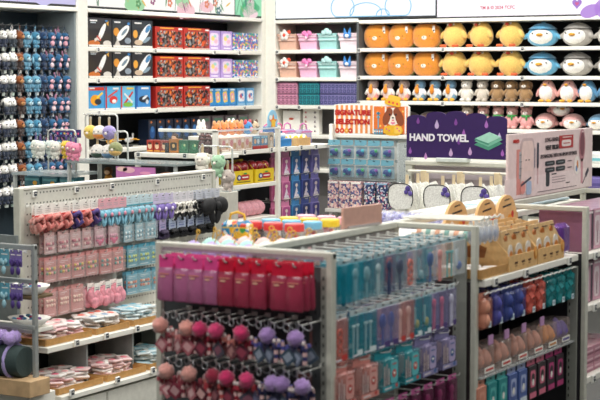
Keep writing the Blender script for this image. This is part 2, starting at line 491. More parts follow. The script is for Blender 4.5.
# perforated uprights seen beside the end panel
gd.part('side_panel', MB().bx(-2.62, -2.35, 5.262, 5.278, .12, .99, M('#2c2226', .6)))
gd.part('side_panel', MB().bx(-2.62, -2.29, 6.262, 6.278, .12, 1.0, M('#2c2a30', .6)))
HKE = hook_mesh(.15, .0, HOOKW, .0024)
END_X = [-2.906, -2.842, -2.788, -2.731, -2.672, -2.615, -2.551, -2.48, -2.42]
for x in END_X: gd.inst('peg_hook', HKE, (x, 4.25, 1.163))
ROW2_X = [-2.905 + .0505*i for i in range(11)]
for z in (.985, .838):
    for x in ROW2_X: gd.inst('peg_hook', HKE, (x, 4.25, z))
HKS = hook_mesh(.315, .0, HOOKW, .0022)
BAY1 = {1.16: [4.32+.079*i for i in range(12)], .99: [4.295, 4.4, 4.487, 4.59, 4.65, 4.715, 4.78, 4.845, 4.92, 4.985, 5.05, 5.13], .825: [4.29, 4.45, 4.6, 4.76, 4.9, 5.06], .655: [4.35+.1*i for i in range(9)]}
for z, ys in BAY1.items():
    for y in ys: gd.inst('peg_hook', HKS, (GXS+.008, y, z+.004), R(90))
BAY2 = {.935: [5.32+.108*i for i in range(9)], .62: [5.31+.1*i for i in range(9)]}
HK2 = hook_mesh(.35, .0, HOOKW, .0022)
for z, ys in BAY2.items():
    for y in ys: gd.inst('peg_hook', HK2, (GXS+.008, y, z+.006), R(90))
gd.part('hook_bar', MB().tube([(-2.305, 5.29+.025*i, .945+.004*(i % 2)) for i in range(39)], .0035, HOOKW, 5))
gd.part('shelf', MB().bx(GXS+.01, -2.31, 5.285, 6.255, .628, .634, CLR('#c8cccc', .5)))
for y in (5.33, 5.48, 5.65, 5.84): 
    gd.part('sign_tag', MB().bx(-2.298, -2.294, y-.02, y+.02, .755, .79, M('#b98cb8', .4)), 'small mauve shelf tag')
m = MB()
for k in range(4): m.tube([(GXS, 5.34+.05*k, 1.21), (-2.37, 5.34+.05*k, 1.212), (-2.34, 5.34+.05*k, 1.216), (-2.33, 5.34+.05*k, 1.226)], .004, WHITE, 6)
gd.part('hook_rod', m)

# ================================================================== LEFT PEGBOARD GONDOLA
lg = Fixture('pegboard_gondola', 'long white pegboard gondola hung with hair ties and clips, trays of hair accessories below', 'display shelving', (-4.8, 6.58, 0))
PB = M('#cbcac0', .5)
m = MB(); m.bx(-4.925, -4.9, 5.77, 7.4, .12, 1.203, PB, .004)
for j in range(21):
    z = 1.185-.05*j
    for i in range(64):
        y = 5.80+.025*i
        m.bx(-4.9, -4.8994, y-.0035, y+.0035, z-.004, z+.004, INK)
lg.part('peg_panel', m)
lg.part('post', MB().bx(-4.93, -4.89, 5.735, 5.77, 0, 1.215, FR, .004))
lg.part('post', MB().bx(-4.93, -4.89, 7.4, 7.425, 0, 1.215, FR, .004))
lg.part('rail', MB().bx(-4.93, -4.893, 5.77, 7.4, 1.203, 1.218, WHITE, .003))
for z, ys in ((1.18, (5.85, 6.17, 6.46, 6.86, 7.3)), (1.045, (5.85, 6.46, 7.0)), (.9, (6.3,)), (.65, (6.45,))):
    for y in ys: price_tag(lg, (-4.9, y, z), R(90))
lg.part('shelf', MB().bx(-4.9, -4.62, 5.6, 7.4, .468, .495, WHITE, .003))
lg.part('shelf', MB().bx(-4.9, -4.54, 5.6, 7.4, .25, .275, WHITE, .003))
lg.part('back_panel', MB().bx(-4.9, -4.885, 5.6, 7.4, .27, .47, M('#15191a', .7)))
for y in (5.93, 6.3, 6.7, 7.1): lg.part('bracket', MB().bx(-4.885, -4.65, y-.006, y+.006, .275, .468, M('#8d9290', .5)))
for a, b in ((5.6, 5.965), (5.975, 6.5), (6.51, 7.4)):
    d = lg.part('drawer', MB().bx(-4.9, -4.56, a, b, .02, .235, M('#dcdbd0', .45), .004))
for y in (5.8, 6.03, 6.28, 6.5): price_tag(lg, (-4.615, y, .49), R(90))
for y in (5.66, 6.01, 6.3): price_tag(lg, (-4.535, y, .285), R(90))
HKL = hook_mesh(.085, .0, HOOKW, .002)

# ---- its small end rack
er = Fixture('end_rack', 'narrow grey end rack at the frame edge with charms and pompom headbands', 'display rack', (-4.8, 5.5, 0))
post(er, -4.575, 5.46, .2, .99, .02, .025, M('#8d918f', .4))
post(er, -5.2, 5.46, .2, .99, .02, .025, M('#8d918f', .4))
m = M('#8d918f', .4)
er.part('rail', MB().bx(-5.2, -4.565, 5.45, 5.47, .965, .987, m, .003))
er.part('rail', MB().bx(-5.2, -4.565, 5.45, 5.47, .812, .832, m, .003))
er.part('rail', MB().bx(-5.2, -4.565, 5.44, 5.46, .604, .624, m, .003))
er.part('peg_panel', MB().bx(-5.2, -4.9, 5.72, 5.735, .2, .99, M('#7b8383', .6)))
er.part('shelf', MB().bx(-5.2, -4.6, 5.47, 5.62, .58, .6, WHITE, .003))
er.part('shelf', MB().bx(-5.2, -4.6, 5.47, 5.62, .735, .75, M('#6d5a3c', .6), .003))
er.part('base', MB().bx(-5.2, -4.56, 5.4, 5.58, 0, .31, WHITE, .003))

# ================================================================== MIDDLE GONDOLA
mg = Fixture('display_gondola', 'white display gondola with yellow display boxes and blind boxes behind the pegboard', 'display shelving', (-5.6, 8.7, 0))
for x, y in ((-5.245, 7.96), (-5.26, 8.715), (-5.26, 9.435), (-5.825, 7.96)):
    post(mg, x, y, 0, 1.25 if x < -5.5 else 1.415, .03, .03, WHITE)
mg.part('spine_panel', MB().bx(-5.64, -5.62, 7.99, 9.45, .1, 1.33, M('#26282c', .7)))
mg.part('back_panel', MB().bx(-5.62, -5.6, 8.73, 9.45, .1, 1.24, BACK))
for y0, y1, zs in ((7.98, 8.7, (1.28, 1.065, .845)), (8.73, 9.45, (1.28,))):
    for z in zs: mg.part('shelf', MB().bx(-5.6, -5.26, y0+(.08 if z > 1.2 and y0 < 8 else 0), y1, z-.028, z, WHITE, .003))
mg.part('rail', MB().bx(-5.66, -5.23, 7.945, 7.965, 1.4, 1.42, WHITE, .003))
mg.part('glass_front', MB().bx(-5.65, -5.26, 7.952, 7.956, 1.28, 1.4, CLR('#9aa6a6', .1)))
mg.part('shelf', MB().bx(-5.84, -5.23, 7.94, 8.2, 1.24, 1.268, WHITE, .003))
mg.part('shelf', MB().bx(-5.84, -5.66, 8.2, 9.3, 1.24, 1.268, WHITE, .003))
mg.part('glass_side', MB().bx(-5.25, -5.246, 7.98, 8.7, 1.3, 1.41, CLR('#dfe6e6', .10)))
mg.part('rail', MB().bx(-5.27, -5.24, 7.97, 8.71, 1.405, 1.415, CLR('#dfe6e6', .5)))
mg.part('riser', MB().bx(-5.61, -5.36, 8.2, 8.69, 1.28, 1.365, WHITE, .003))
mg.part('base', MB().bx(-5.83, -5.26, 7.98, 9.45, 0, .12, GREY))
mg.part('shelf', MB().bx(-5.83, -5.26, 8.0, 8.7, .5, .53, WHITE))
for y in (8.3, 8.62): price_tag(mg, (-5.26, y, 1.268), R(90))
for y in (8.8, 9.0, 9.2): price_tag(mg, (-5.26, y, 1.268), R(90))
for x in (-5.8, -5.45): price_tag(mg, (x, 7.94, 1.256), 0)
HKM = hook_mesh(.25, .0, HOOKW, .002)
MG_Y = [8.86+.132*i for i in range(5)]
for z in (1.235, 1.07, .905):
    for y in MG_Y: mg.inst('peg_hook', HKM, (-5.6, y, z), R(90))

# ================================================================== GLASS-TOPPED TABLE FURTHER LEFT
tb = Fixture('display_table', 'grey display table with glass shelves and a pink landscape front, behind the pegboard', 'table', (-5.8, 7.72, 0))
tb.part('table_top', MB().bx(-6.07, -5.25, 7.55, 7.9, 1.216, 1.228, CLR('#8f9a9a', .75)))
tb.part('glass_shelf', MB().bx(-6.5, -6.07, 7.55, 7.9, 1.13, 1.145, CLR('#b9c6c8', .5)))
for x in (-6.49, -6.06, -5.27): tb.part('leg', MB().bx(x-.006, x+.006, 7.86, 7.89, 0, 1.216 if x > -6.2 else 1.13, M('#b4b8b6', .3)))
for x in (-6.49, -6.06, -5.27): tb.part('leg', MB().bx(x-.006, x+.006, 7.56, 7.585, 0, 1.216 if x > -6.2 else 1.13, M('#b4b8b6', .3)))
tb.part('shelf', MB().bx(-6.49, -5.26, 7.6, 7.9, 1.03, 1.045, WHITE))
m = MB(); m.bx(-5.735, -5.45, 7.56, 7.57, 1.05, 1.205, M('#c77ab8', .5))
m.dec('r', -5.592, 1.09, .28, .075, M('#9a5aa0', .5), y=7.56); m.dec('e', -5.69, 1.19, .08, .03, M('#f3c9c2', .5), y=7.56); m.dec('e', -5.64, 1.185, .09, .035, M('#f0b9c6', .5), y=7.56)
m.dec('t', -5.66, 1.095, .12, .06, M('#7d62b0', .5), y=7.5592); m.dec('t', -5.57, 1.1, .14, .05, M('#b064a8', .5), y=7.5592); m.dec('e', -5.61, 1.085, .03, .03, M('#e9b13c', .5), y=7.558)
m.dec('e', -5.52, 1.17, .08, .02, M('#e79ac0', .5), y=7.56)
m.v = [(x+.04, y, z) for x, y, z in m.v]
tb.part('picture_panel', m, 'pink and purple landscape picture')

# ================================================================== SIGN-TOPPED PEG UNIT
su = Fixture('peg_display_unit', 'white peg unit of blue blister packs under the orange striped sign', 'display unit', (-4.97, 9.5, 0))
for x in (-5.26, -4.69): post(su, x, 9.5, 0, 1.345, .03, .035, WHITE)
su.part('back_panel', MB().bx(-5.245, -4.705, 9.5, 9.515, .1, 1.33, M('#c9c9c3', .5)))
su.part('rail', MB().bx(-5.275, -4.675, 9.46, 9.52, 1.32, 1.345, WHITE, .004))
su.part('shelf', MB().bx(-5.24, -4.7, 9.3, 9.5, .82, .845, WHITE, .003))
su.part('base', MB().bx(-5.28, -4.68, 9.48, 9.9, 0, .12, GREY))
su.part('side_panel', MB().bx(-4.69, -4.675, 9.3, 9.48, .1, 1.3, CLR('#c9d4d4', .35)))
HKU = hook_mesh(.15, .0, CHROME, .002)
SU_X = [-5.2+.102*i for i in range(5)]
for z in (1.3, 1.17):
    for x in SU_X: su.inst('peg_hook', HKU, (x, 9.5, z))
    price_tag(su, (-4.72, 9.495, z-.03), 0)
su.part('shelf', MB().bx(-5.24, -4.7, 9.36, 9.5, 1.04, 1.046, CLR('#c9d4d4', .4)))

# ================================================================== TOWEL UNIT
tu = Fixture('towel_rack', 'pale metal hanging rack for white towels under the purple sign', 'rack', (-3.73, 8.3, 0))
for x in (-4.09, -3.375):
    m = MB(); m.bx(x-.022, x+.022, 8.26, 8.3, 0, 1.25, FR, .004)
    for j in range(14):
        for dx in (-.009, .009): m.bx(x+dx-.003, x+dx+.003, 8.2594, 8.2602, .7+.037*j, .714+.037*j, INK)
    tu.part('post', m)
tu.part('rail', MB().bx(-4.11, -3.355, 8.25, 8.31, 1.225, 1.25, FR, .004))
tu.part('rail', MB().bx(-4.07, -3.39, 8.2, 8.25, 1.185, 1.2, M('#d8d5c8', .4), .004))
tu.part('back_panel', MB().bx(-4.07, -3.395, 8.3, 8.315, .1, 1.22, M('#b9aeb4', .5)))
for x in (-3.96, -3.73, -3.5):
    m = MB(); m.bx(x-.017, x+.017, 8.185, 8.2, 1.13, 1.2, M('#d9c6a2', .5), .003); tu.part('towel_arm', m)
tu.part('shelf', MB().bx(-4.07, -3.39, 7.98, 8.3, .93, .955, WHITE, .003))
tu.part('base', MB().bx(-4.1, -3.36, 8.0, 8.6, 0, .12, GREY))
# ================================================================== MERCHANDISE KINDS
EYE = M('#101012', .3)
def grow(mb, s):
    mb.v = [(x*s, y*s, z*s) for x, y, z in mb.v]
    return mb
def plush_charm(name, head, body, ear, snout, ears='round', tagc='#e9ece8', belly=None):
    """Small plush on a strap; origin at the hook."""
    b = MB(); H = FUZZ(head)
    b.ball((0, 0, -.062), (.031, .027, .027), H); b.ball((0, 0, -.1), (.023, .02, .025), FUZZ(body))
    for s in (-1, 1):
        if ears == 'round': b.ball((s*.024, .004, -.04), (.012, .007, .012), FUZZ(ear), 8, 6)
        elif ears == 'long': b.ball((s*.03, .004, -.036), (.008, .006, .024), FUZZ(ear), 8, 6, T=RY(s*.5))
        else: b.ball((s*.031, .004, -.075), (.009, .008, .022), FUZZ(ear), 8, 6)
        b.ball((s*.022, -.008, -.098), (.009, .009, .015), FUZZ(body), 8, 6); b.ball((s*.012, -.008, -.124), (.011, .014, .01), FUZZ(body), 8, 6)
    b.ball((0, -.023, -.07), (.016, .01, .012), FUZZ(snout), 8, 6)
    if belly: b.ball((0, -.014, -.102), (.016, .01, .018), FUZZ(belly), 8, 6)
    e = MB()
    for s in (-1, 1): e.ball((s*.013, -.0255, -.057), .004, EYE, 6, 5)
    e.ball((0, -.032, -.066), .003, EYE, 6, 5)
    st = MB(); st.tube([(0, .002, -.04), (.006, 0, -.02), (0, -.004, 0), (-.006, 0, -.02), (0, .002, -.04)], .002, M(ear, .6), 5); st.ring((0, 0, -.03), .006, .0015, SILVER)
    tg = MB(); tg.box((.014, .012, -.135), (.024, .0008, .034), M(tagc, .6), T=None); tg.tube([(.014, .012, -.12), (.006, .006, -.09)], .0006, PAPER, 4)
    return Kind(name, 'plush keychain', grow(b, 1.2), [('eyes', grow(e, 1.2)), ('strap', grow(st, 1.2)), ('swing_tag', grow(tg, 1.2))])

def box_kind(name, w, d, h, col, decs, cat='box', top=None, mat=None):
    b = MB(); b.box((0, 0, h/2), (w, d, h), mat or M(col, .35, coat=.3), bev=.0015)
    a = MB(); z = 0
    for i, q in enumerate(decs):
        k, u, v, ww, hh, c = q[:6]; rot = q[6] if len(q) > 6 else 0
        a.dec(k, u*w, v*h, ww*w if k in 'rteod' or True else ww, hh*h, c if not isinstance(c, str) else M(c, .4), y=-d/2-.0004*i-.0002, rot=rot, t=.0006)
    return Kind(name, cat, b, [('printed_front', a)] if decs else [])

def hang_card(name, cat, w, h, d, hh, hc, body, decs=(), bname='pouch', bev=.003, inner=None, taper=0.0, hole=True, ty=0.0):
    """A pack hanging from a peg hook: header card above, body below; origin at the hook."""
    hd = MB(); hm = hc if not isinstance(hc, str) else M(hc, .45)
    hd.box((0, 0, .010-(hh+.012)/2), (w*.96, .0012, hh+.012), hm)
    if hole: hd.dec('o', 0, 0, .014, .005, INK, y=-.0008)
    bd = MB(); zt, zb = -hh, -h
    if taper:
        a, e = w/2, w/2*(1-taper)
        L = []
        for z, ww, dd in ((zb, e*.9, d*.30), (zb+.008, e, d*.5), ((zt+zb)/2, (a+e)/2, d*.5), (zt-.01, a, d*.4), (zt, a*.96, d*.12)):
            L.append([(-ww+.003, -dd, z), (ww-.003, -dd, z), (ww, 0, z), (ww-.003, dd, z), (-ww+.003, dd, z), (-ww, 0, z)])
        bd.loft(L, body, True)
    else: bd.box((0, 0, (zt+zb)/2), (w, d, zt-zb), body, bev=bev)
    parts = [('header_card', hd)]
    if inner: parts.append(inner)
    if decs:
        a = MB()
        for i, q in enumerate(decs):
            k, u, v, ww, h2, c = q[:6]; rot = q[6] if len(q) > 6 else 0
            a.dec(k, u*w, zb+v*(zt-zb), ww*w, h2*(zt-zb), c if not isinstance(c, str) else M(c, .4), y=-d/2-.0005-.0004*i, rot=rot, t=.0008)
        parts.append(('print', a))
    parts.append((bname, bd))
    return Kind(name, cat, None, parts)

def check(lbl):
    while len(lbl.split()) > 16 and (' the ' in lbl or ' a ' in lbl):
        lbl = lbl.replace(' the ', ' ', 1) if ' the ' in lbl else lbl.replace(' a ', ' ', 1)
    if len(lbl.split()) > 16: lbl = lbl.replace(' from left of', ' of')
    if len(lbl.split()) > 16: lbl = lbl.replace('with white header', 'with header').replace(' with pale header', '').replace('top row of pegboard', 'pegboard top row').replace('with yellow and green hair clips', 'with yellow-green clips')
    if len(lbl.split()) > 16: lbl = lbl.replace(' with header', '').replace(' hair ', ' ')
    return lbl

# ------------------------------------------------------------------ plush keychains on the left peg wall
PK = { # kind, description
 'a': (plush_charm('plush_keychain', '#eceae4', '#1f2b42', '#22252c', '#f4f2ee', 'drop', '#dfe9e2'), 'navy-suited white plush keychain'),
 'b': (plush_charm('plush_keychain', '#efede8', '#26323e', '#f2f0ea', '#f6f2ee', 'round', '#cfe6da'), 'white bear plush keychain'),
 'c': (plush_charm('plush_keychain', '#8a4a1e', '#3a2a26', '#6d3a18', '#b98552', 'round'), 'brown bear plush keychain'),
 'd': (plush_charm('plush_keychain', '#5f9ab4', '#5a8ea8', '#35708f', '#b4d4e0', 'drop'), 'pale blue puppy plush keychain'),
 'e': (plush_charm('plush_keychain', '#3f83a4', '#4a86a4', '#7fb4cc', '#c9dfe8', 'drop', '#d8e9ec'), 'sky blue puppy plush keychain'),
 'f': (plush_charm('plush_keychain', '#1d3c62', '#1b3150', '#24486f', '#345d86', 'round'), 'dark navy bear plush keychain'),
 'g': (plush_charm('plush_keychain', '#265f8a', '#1c4468', '#173c60', '#efb9c4', 'long', '#e9ece8', '#e9aebd'), 'pink-snouted blue bunny keychain'),
 'h': (plush_charm('plush_keychain', '#225a84', '#1c4468', '#a8728c', '#f0c2cc', 'long', '#dfe6ea', '#f0d4da'), 'pink-eared blue bunny keychain'),
}
SEQ = 'aabcdefghg'
for j, z in enumerate(KC_Z):
    for i, y in enumerate(KC_Y):
        k = SEQ[i]
        if j in (2, 5) and k == 'e': k = 'd'
        if j in (1, 4, 6) and i == 2: k = 'b'
        if j % 2 and k in 'gh': k = 'h' if k == 'g' else 'g'
        kd, ds = PK[k]
        for d in range(2):
            if d: kd, ds = PK[{'a': 'a', 'b': 'a', 'c': 'f', 'd': 'e', 'e': 'f', 'f': 'f', 'g': 'f', 'h': 'g'}[k]]
            kd.put((-7.215-.075*d+random.uniform(-.008, .008), y+random.uniform(-.008, .008), z+.022), R(90)+random.uniform(-.4, .4),
               check('%s, %s in row %d of left peg wall, %s' % (ds, nth(i, 10), j+1, ('front', 'behind')[d])), 'plush keychains on the left peg wall')

# ------------------------------------------------------------------ boxed toys on the left wall
WHT = '#f2f2ee'
space_a = box_kind('toy_box', .285, .2, .215, '#10141c', [('e', -.25, .12, .5, .22, '#c9702c'), ('e', .3, .13, .35, .2, '#d8d4cc'), ('e', .08, .52, .17, .72, WHT, -.62), ('r', -.1, .3, .3, .1, '#d8d4cc', .4), ('t', .33, .84, .12, .14, '#e9b23c', -.62), ('r', -.06, .3, .2, .06, '#cf4a3a', -.62), ('r', -.28, .9, .3, .05, WHT), ('r', -.3, .83, .22, .04, '#b9c4cc'), ('e', .26, .9, .12, .06, '#3f8fd0'), ('r', 0, .045, .96, .07, '#e6e2da')])
space_b = box_kind('toy_box', .235, .2, .21, '#12222c', [('e', -.3, .55, .3, .3, '#d8922f'), ('e', .05, .52, .8, .34, WHT, .6), ('e', .12, .56, .4, .12, '#6f8796', .6), ('t', -.25, .2, .3, .25, '#c9c4bb'), ('e', .3, .25, .34, .22, '#8a99a6'), ('r', -.25, .9, .32, .05, WHT), ('e', .34, .86, .14, .1, '#2f7fc4'), ('r', 0, .045, .96, .07, '#e6e2da')])
space_c = box_kind('toy_box', .265, .2, .21, '#10202c', [('e', -.34, .5, .22, .3, '#e2a23a'), ('e', .1, .52, .8, .34, '#eef0ee', .75), ('e', .26, .7, .3, .2, '#3f7fb0', .7), ('e', .2, .3, .4, .14, '#7f98a8', .4), ('s', .36, .75, .16, .2, '#3f9ad2'), ('e', -.2, .2, .4, .2, '#c9b49a'), ('r', -.22, .9, .34, .05, WHT), ('r', 0, .045, .96, .07, '#e6e2da')])
def red_box(seed):
    r = random.Random(seed)
    d = [('o', 0, .46, .9, .74, PAT(['#0e0c0c', '#1c1614', '#c4481c', '#0e0c0c', '#6a6a6c', '#8f1f16', '#16100e', '#b0b0b0', '#d8782a', '#120e0e'], 62))]
    for k in range(9):
        d.append((r.choice('ere'), r.uniform(-.38, .38), r.uniform(.16, .76), r.uniform(.05, .14), r.uniform(.05, .18), r.choice(['#d8521e', '#8f1f16', '#e9822c', '#3a2722', '#8b9498', '#6e7478', '#c22d1e']), r.uniform(-1, 1)))
    d += [('r', -.1, .94, .5, .05, '#f0b03c'), ('r', .38, .92, .14, .07, WHT), ('r', 0, .03, .94, .04, '#e6dccc')]
    return box_kind('toy_box', .375, .22, .17, '#b3261a', d)
red_a, red_b = red_box(2), red_box(9)
lilac = box_kind('toy_box', .172, .16, .158, '#b59ad8', [('o', 0, .55, .72, .66, '#e9d6ec'), ('e', -.12, .6, .3, .26, '#efd77a'), ('e', .14, .45, .3, .22, '#f0b6cc'), ('e', .05, .72, .24, .16, '#9fd6d2'), ('s', -.18, .36, .2, .16, '#f6efb8'), ('r', 0, .1, .6, .06, '#f4eef8')])
confet = box_kind('toy_box', .188, .16, .15, '#3f86c8', [('r', 0, .05, .98, .06, '#e0e6f0')], mat=PAT(['#2f78c2', '#3a86cf', '#e05a8c', '#f0c94a', '#57b96c', '#2d6bb6', '#eef0f4', '#7a4fa8'], 70))
multi = [
 box_kind('toy_box', .2, .18, .175, '#3d9ad6', [('r', 0, .9, .96, .14, '#d83a2a'), ('e', -.05, .42, .6, .46, '#f0a21e'), ('e', .1, .35, .4, .26, '#2c2f36'), ('r', .2, .62, .4, .1, '#f2d24a', .5), ('r', -.25, .92, .3, .06, WHT), ('r', 0, .04, .96, .06, '#e9e4dc')]),
 box_kind('toy_box', .18, .18, .175, '#4fb2e2', [('r', -.44, .5, .1, .98, '#c42a22'), ('e', .05, .42, .56, .34, '#d8322a'), ('e', .1, .36, .3, .16, '#f2f2ee'), ('r', 0, .68, .7, .08, '#d94a3a', .4), ('r', .2, .9, .4, .08, WHT), ('r', 0, .04, .96, .06, '#e9e4dc')]),
 box_kind('toy_box', .18, .18, .175, '#6cc0e6', [('r', -.44, .5, .1, .98, '#c8352a'), ('r', .04, .48, .8, .1, '#cf3328', .7), ('r', .04, .48, .7, .09, '#e9e6e0', -.6), ('e', 0, .2, .7, .2, '#7db84a'), ('r', .15, .9, .5, .08, '#f4d34c'), ('r', 0, .04, .96, .06, '#e9e4dc')]),
 box_kind('toy_box', .19, .18, .175, '#3f8fd2', [('r', -.44, .5, .1, .98, '#2458a8'), ('e', .05, .42, .74, .3, '#1e2b3c'), ('e', .1, .5, .4, .12, '#dfe6ea', .4), ('e', .25, .3, .2, .2, '#c9d4da'), ('r', .1, .9, .5, .08, WHT), ('r', 0, .04, .96, .06, '#e9e4dc')])]
blueyel = box_kind('toy_box', .105, .14, .148, '#2f92d2', [('o', 0, .52, .6, .62, '#f2cf4a', .18), ('o', 0, .52, .4, .42, '#e9a0b4', .18), ('e', 0, .5, .2, .2, '#f4e6c4'), ('r', 0, .92, .7, .08, '#dff0f8'), ('r', 0, .06, .9, .08, '#1f6fb4')])
bluewht = box_kind('toy_box', .125, .14, .148, '#4f9fd4', [('o', 0, .55, .76, .62, '#eef2f4'), ('d', -.05, .55, .4, .36, '#c45a78'), ('e', .12, .62, .24, .2, '#3d86c8'), ('r', .2, .4, .2, .1, '#e2b8c8'), ('r', 0, .08, .9, .1, '#8fb9d8')])
def shelf_boxes(z, row, rowname):
    for n, (k, y, ds) in enumerate(row):
        k.put((-7.145-.115, y, z), R(90), check('%s on the %s shelf of the left wall' % (ds, rowname)), 'boxed toys on the left wall')
for z, rn in ((1.955, 'top'), (1.725, 'second')):
    shelf_boxes(z, [(space_a, 9.325, 'black space toy box with white rocket'), (space_b, 9.595, 'dark space toy box with planet and plane, the narrower'), (space_c, 9.855, 'dark space toy box with blue star and shuttle'),
        (red_a, 10.2, 'wide red-framed black toy box, left one of two'), (red_b, 10.585, 'wide red-framed black toy box, right one of two'),
        (lilac, 10.885, 'lilac toy box beside the red one'), (lilac, 11.075, 'lilac toy box beside the blue confetti one'),
        (confet, 11.275, 'blue confetti-print box beside the lilac one'), (confet, 11.475, 'blue confetti-print box beside the upright')], rn)
shelf_boxes(1.49, [(multi[0], 9.285, 'blue toy box with orange digger picture'), (multi[1], 9.485, 'blue toy box with red vehicle picture'), (multi[2], 9.675, 'blue toy box with red crossed plane picture'), (multi[3], 9.875, 'blue toy box with dark car picture'),
    (red_a, 10.2, 'wide red-framed black toy box, left one of two'), (red_b, 10.585, 'wide red-framed black toy box, right one of two')] +
    [(blueyel, 10.84+.111*i, 'slim blue and yellow box, %s of four,' % nth(i, 4)) for i in range(4)] +
    [(bluewht, 11.315, 'blue and white box nearer the yellow ones'), (bluewht, 11.455, 'blue and white box beside the upright')], 'third')
for i in range(6):
    k = box_kind('figure_box', .1, .1, .2, '#14223a', [('e', 0, .5, .7, .5, '#24508a'), ('e', 0, .62, .4, .24, '#3f7ab8'), ('r', 0, .12, .8, .1, '#0c1424'), ('e', -.15, .9, .24, .1, '#e8832e')]) if i == 0 else k
    k.put((-7.27, 10.06+.118*i, 1.2), R(90), check('dark blue figure box with orange dot, %s in the lower left-wall row' % nth(i, 6)), 'figure boxes on the left wall')
dull = box_kind('toy_box', .17, .12, .21, '#6d5f66', [('e', 0, .5, .6, .4, '#94808a'), ('r', 0, .85, .7, .12, '#4f7f6a')])
for i in range(4):
    dull.put((-7.3, 10.83+.2*i, 1.2), R(90), check('dull mauve window box, %s in the lower left-wall row' % nth(i, 4)), 'window boxes on the left wall')
# built model planes on the low shelf
def model_plane(c1, c2):
    b = MB(); b.ball((0, 0, .05), (.075, .018, .02), M(c1, .3)); b.box((0, 0, .055), (.03, .17, .006), M(c2, .3), bev=.002); b.box((.06, 0, .06), (.02, .07, .005), M(c2, .3)); b.box((.065, 0, .08), (.02, .005, .04), M(c1, .3))
    st = MB(); st.tube([(0, 0, .045), (0, 0, .005)], .004, INK); st.box((0, 0, .004), (.06, .04, .008), INK, bev=.002)
    return Kind('model_plane', 'toy plane', b, [('stand', st)])
mp1, mp2 = model_plane('#e0a21e', '#d8d4cc'), model_plane('#d6d8da', '#e6a52a')
for i, (k, y, ds) in enumerate([(mp1, 9.55, 'yellow model plane on the dark low shelf'), (mp2, 9.78, 'white model plane with yellow wings on the dark low shelf')]):
    k.put((-7.24, y, 1.2), R(100), check(ds), 'model planes')

# ------------------------------------------------------------------ baskets and organiser boxes (back wall)
def basket(col, lid, orn, kind):
    b = MB(); c = M(col, .4)
    w0, w1, d0, d1, h = .155, .18, .2, .24, .135
    def ring(w, d, z): return [(-w/2, -d/2, z), (w/2, -d/2, z), (w/2, d/2, z), (-w/2, d/2, z)]
    b.loft([ring(w0, d0, 0), ring(w1, d1, h), ring(w1+.012, d1+.012, h), ring(w1+.012, d1+.012, h-.012), ring(w1, d1, h-.012)], c, False, None, False)
    b.loft([ring(w1-.006, d1-.006, h), ring(w0-.006, d0-.006, .006)], c, False, None, False)
    b.add(ring(w0, d0, .001), [(0, 1, 2, 3)], c)
    bn = MB()
    for k in range(2): bn.box((0, -d1/2-.004, .112-.03*k), (w1*.98, .004, .01), M(lid, .4), bev=.001)
    o = MB(); O = M(orn, .5)
    if kind == 'flower':
        for q in range(5): o.ball((-.02+.028*math.cos(q*1.257+.3), -d1/2-.012, .125+.028*math.sin(q*1.257+.3)), (.02, .008, .02), O, 10, 6)
        o.ball((-.02, -d1/2-.016, .125), (.016, .008, .016), M('#e0553a', .5), 10, 6); o.ball((.025, -d1/2-.012, .15), (.02, .006, .018), M('#df4a30', .5), 8, 6)
    elif kind == 'bow':
        for s in (-1, 1): o.ball((s*.026, -d1/2-.012, .14), (.026, .008, .02), O, 10, 6, T=RY(s*.5))
        o.ball((0, -d1/2-.014, .115), (.02, .01, .026), O, 10, 6); o.ball((0, -d1/2-.022, .1), (.013, .005, .012), M('#f4d6de', .5), 8, 6)
    elif kind == 'cloud':
        for x, z, r in ((-.03, .14, .022), (0, .152, .028), (.03, .14, .022)): o.ball((x, -d1/2-.012, z), (r, .01, r), O, 10, 6)
    else:
        for s in (-1, 1): o.poly([(s*.01, .15), (s*.03, .18), (s*.034, .14)][::s], -d1/2-.016, -d1/2-.006, O); o.ball((s*.018, -d1/2-.012, .12), (.02, .008, .03), O, 10, 6)
        o.ball((0, -d1/2-.02, .112), (.02, .006, .014), M('#e8eef6', .5), 8, 6)
    t = MB(); t.dec('r', .0, .03, .07, .006, M(lid, .5), y=-d0/2-.004)
    return Kind('storage_basket', 'basket', b, [('band', bn), ('ornament', o)])
BK = [(basket('#e2b6a0', '#eccdbd', '#f1ece6', 'flower'), 'peach'), (basket('#f0b9d4', '#f6d4e4', '#ee82bb', 'bow'), 'pink'), (basket('#9ed2cf', '#c2e6e2', '#b4dcda', 'cloud'), 'mint'), (basket('#e9d4dc', '#f4e6ea', '#3a7fc2', 'ears'), 'pale rose')]
for z, rn in ((1.965, 'top'), (1.729, 'second')):
    for (k, ds), x in zip(BK, (-6.94, -6.738, -6.545, -6.345)):
        k.put((x, 11.775, z), 0, check('%s plastic basket with %s ornament on the %s back-wall shelf' % (ds, {'peach': 'white flower', 'pink': 'pink bow', 'mint': 'cloud', 'pale rose': 'blue eared'}[ds], rn)), 'pastel baskets')
def organiser(c1, c2, w):
    b = MB(); b.box((0, 0, .045), (w, .2, .088), M(c1, .35), bev=.004)
    f = MB()
    n = max(2, int(w/.035))
    for i in range(n):
        u = -w/2+w*(i+.5)/n
        for v in (.024, .062): f.dec('o', u, v, w/n*.8, .032, M(c2, .3), y=-.1005); f.dec('e', u, v, .012, .01, M(c1, .3), y=-.1013)
    l = MB(); l.box((0, 0, .092), (w+.004, .204, .008), M(c2, .35), bev=.002)
    return Kind('organiser_box', 'storage box', b, [('drawer_fronts', f), ('lid', l)])
OG = [(organiser('#dc9ab4', '#8f5a72', .2), 'pink', -6.94), (organiser('#2f8f96', '#1d5a66', .2), 'teal', -6.725), (organiser('#7d78a8', '#494a78', .37), 'wide lilac', -6.43)]
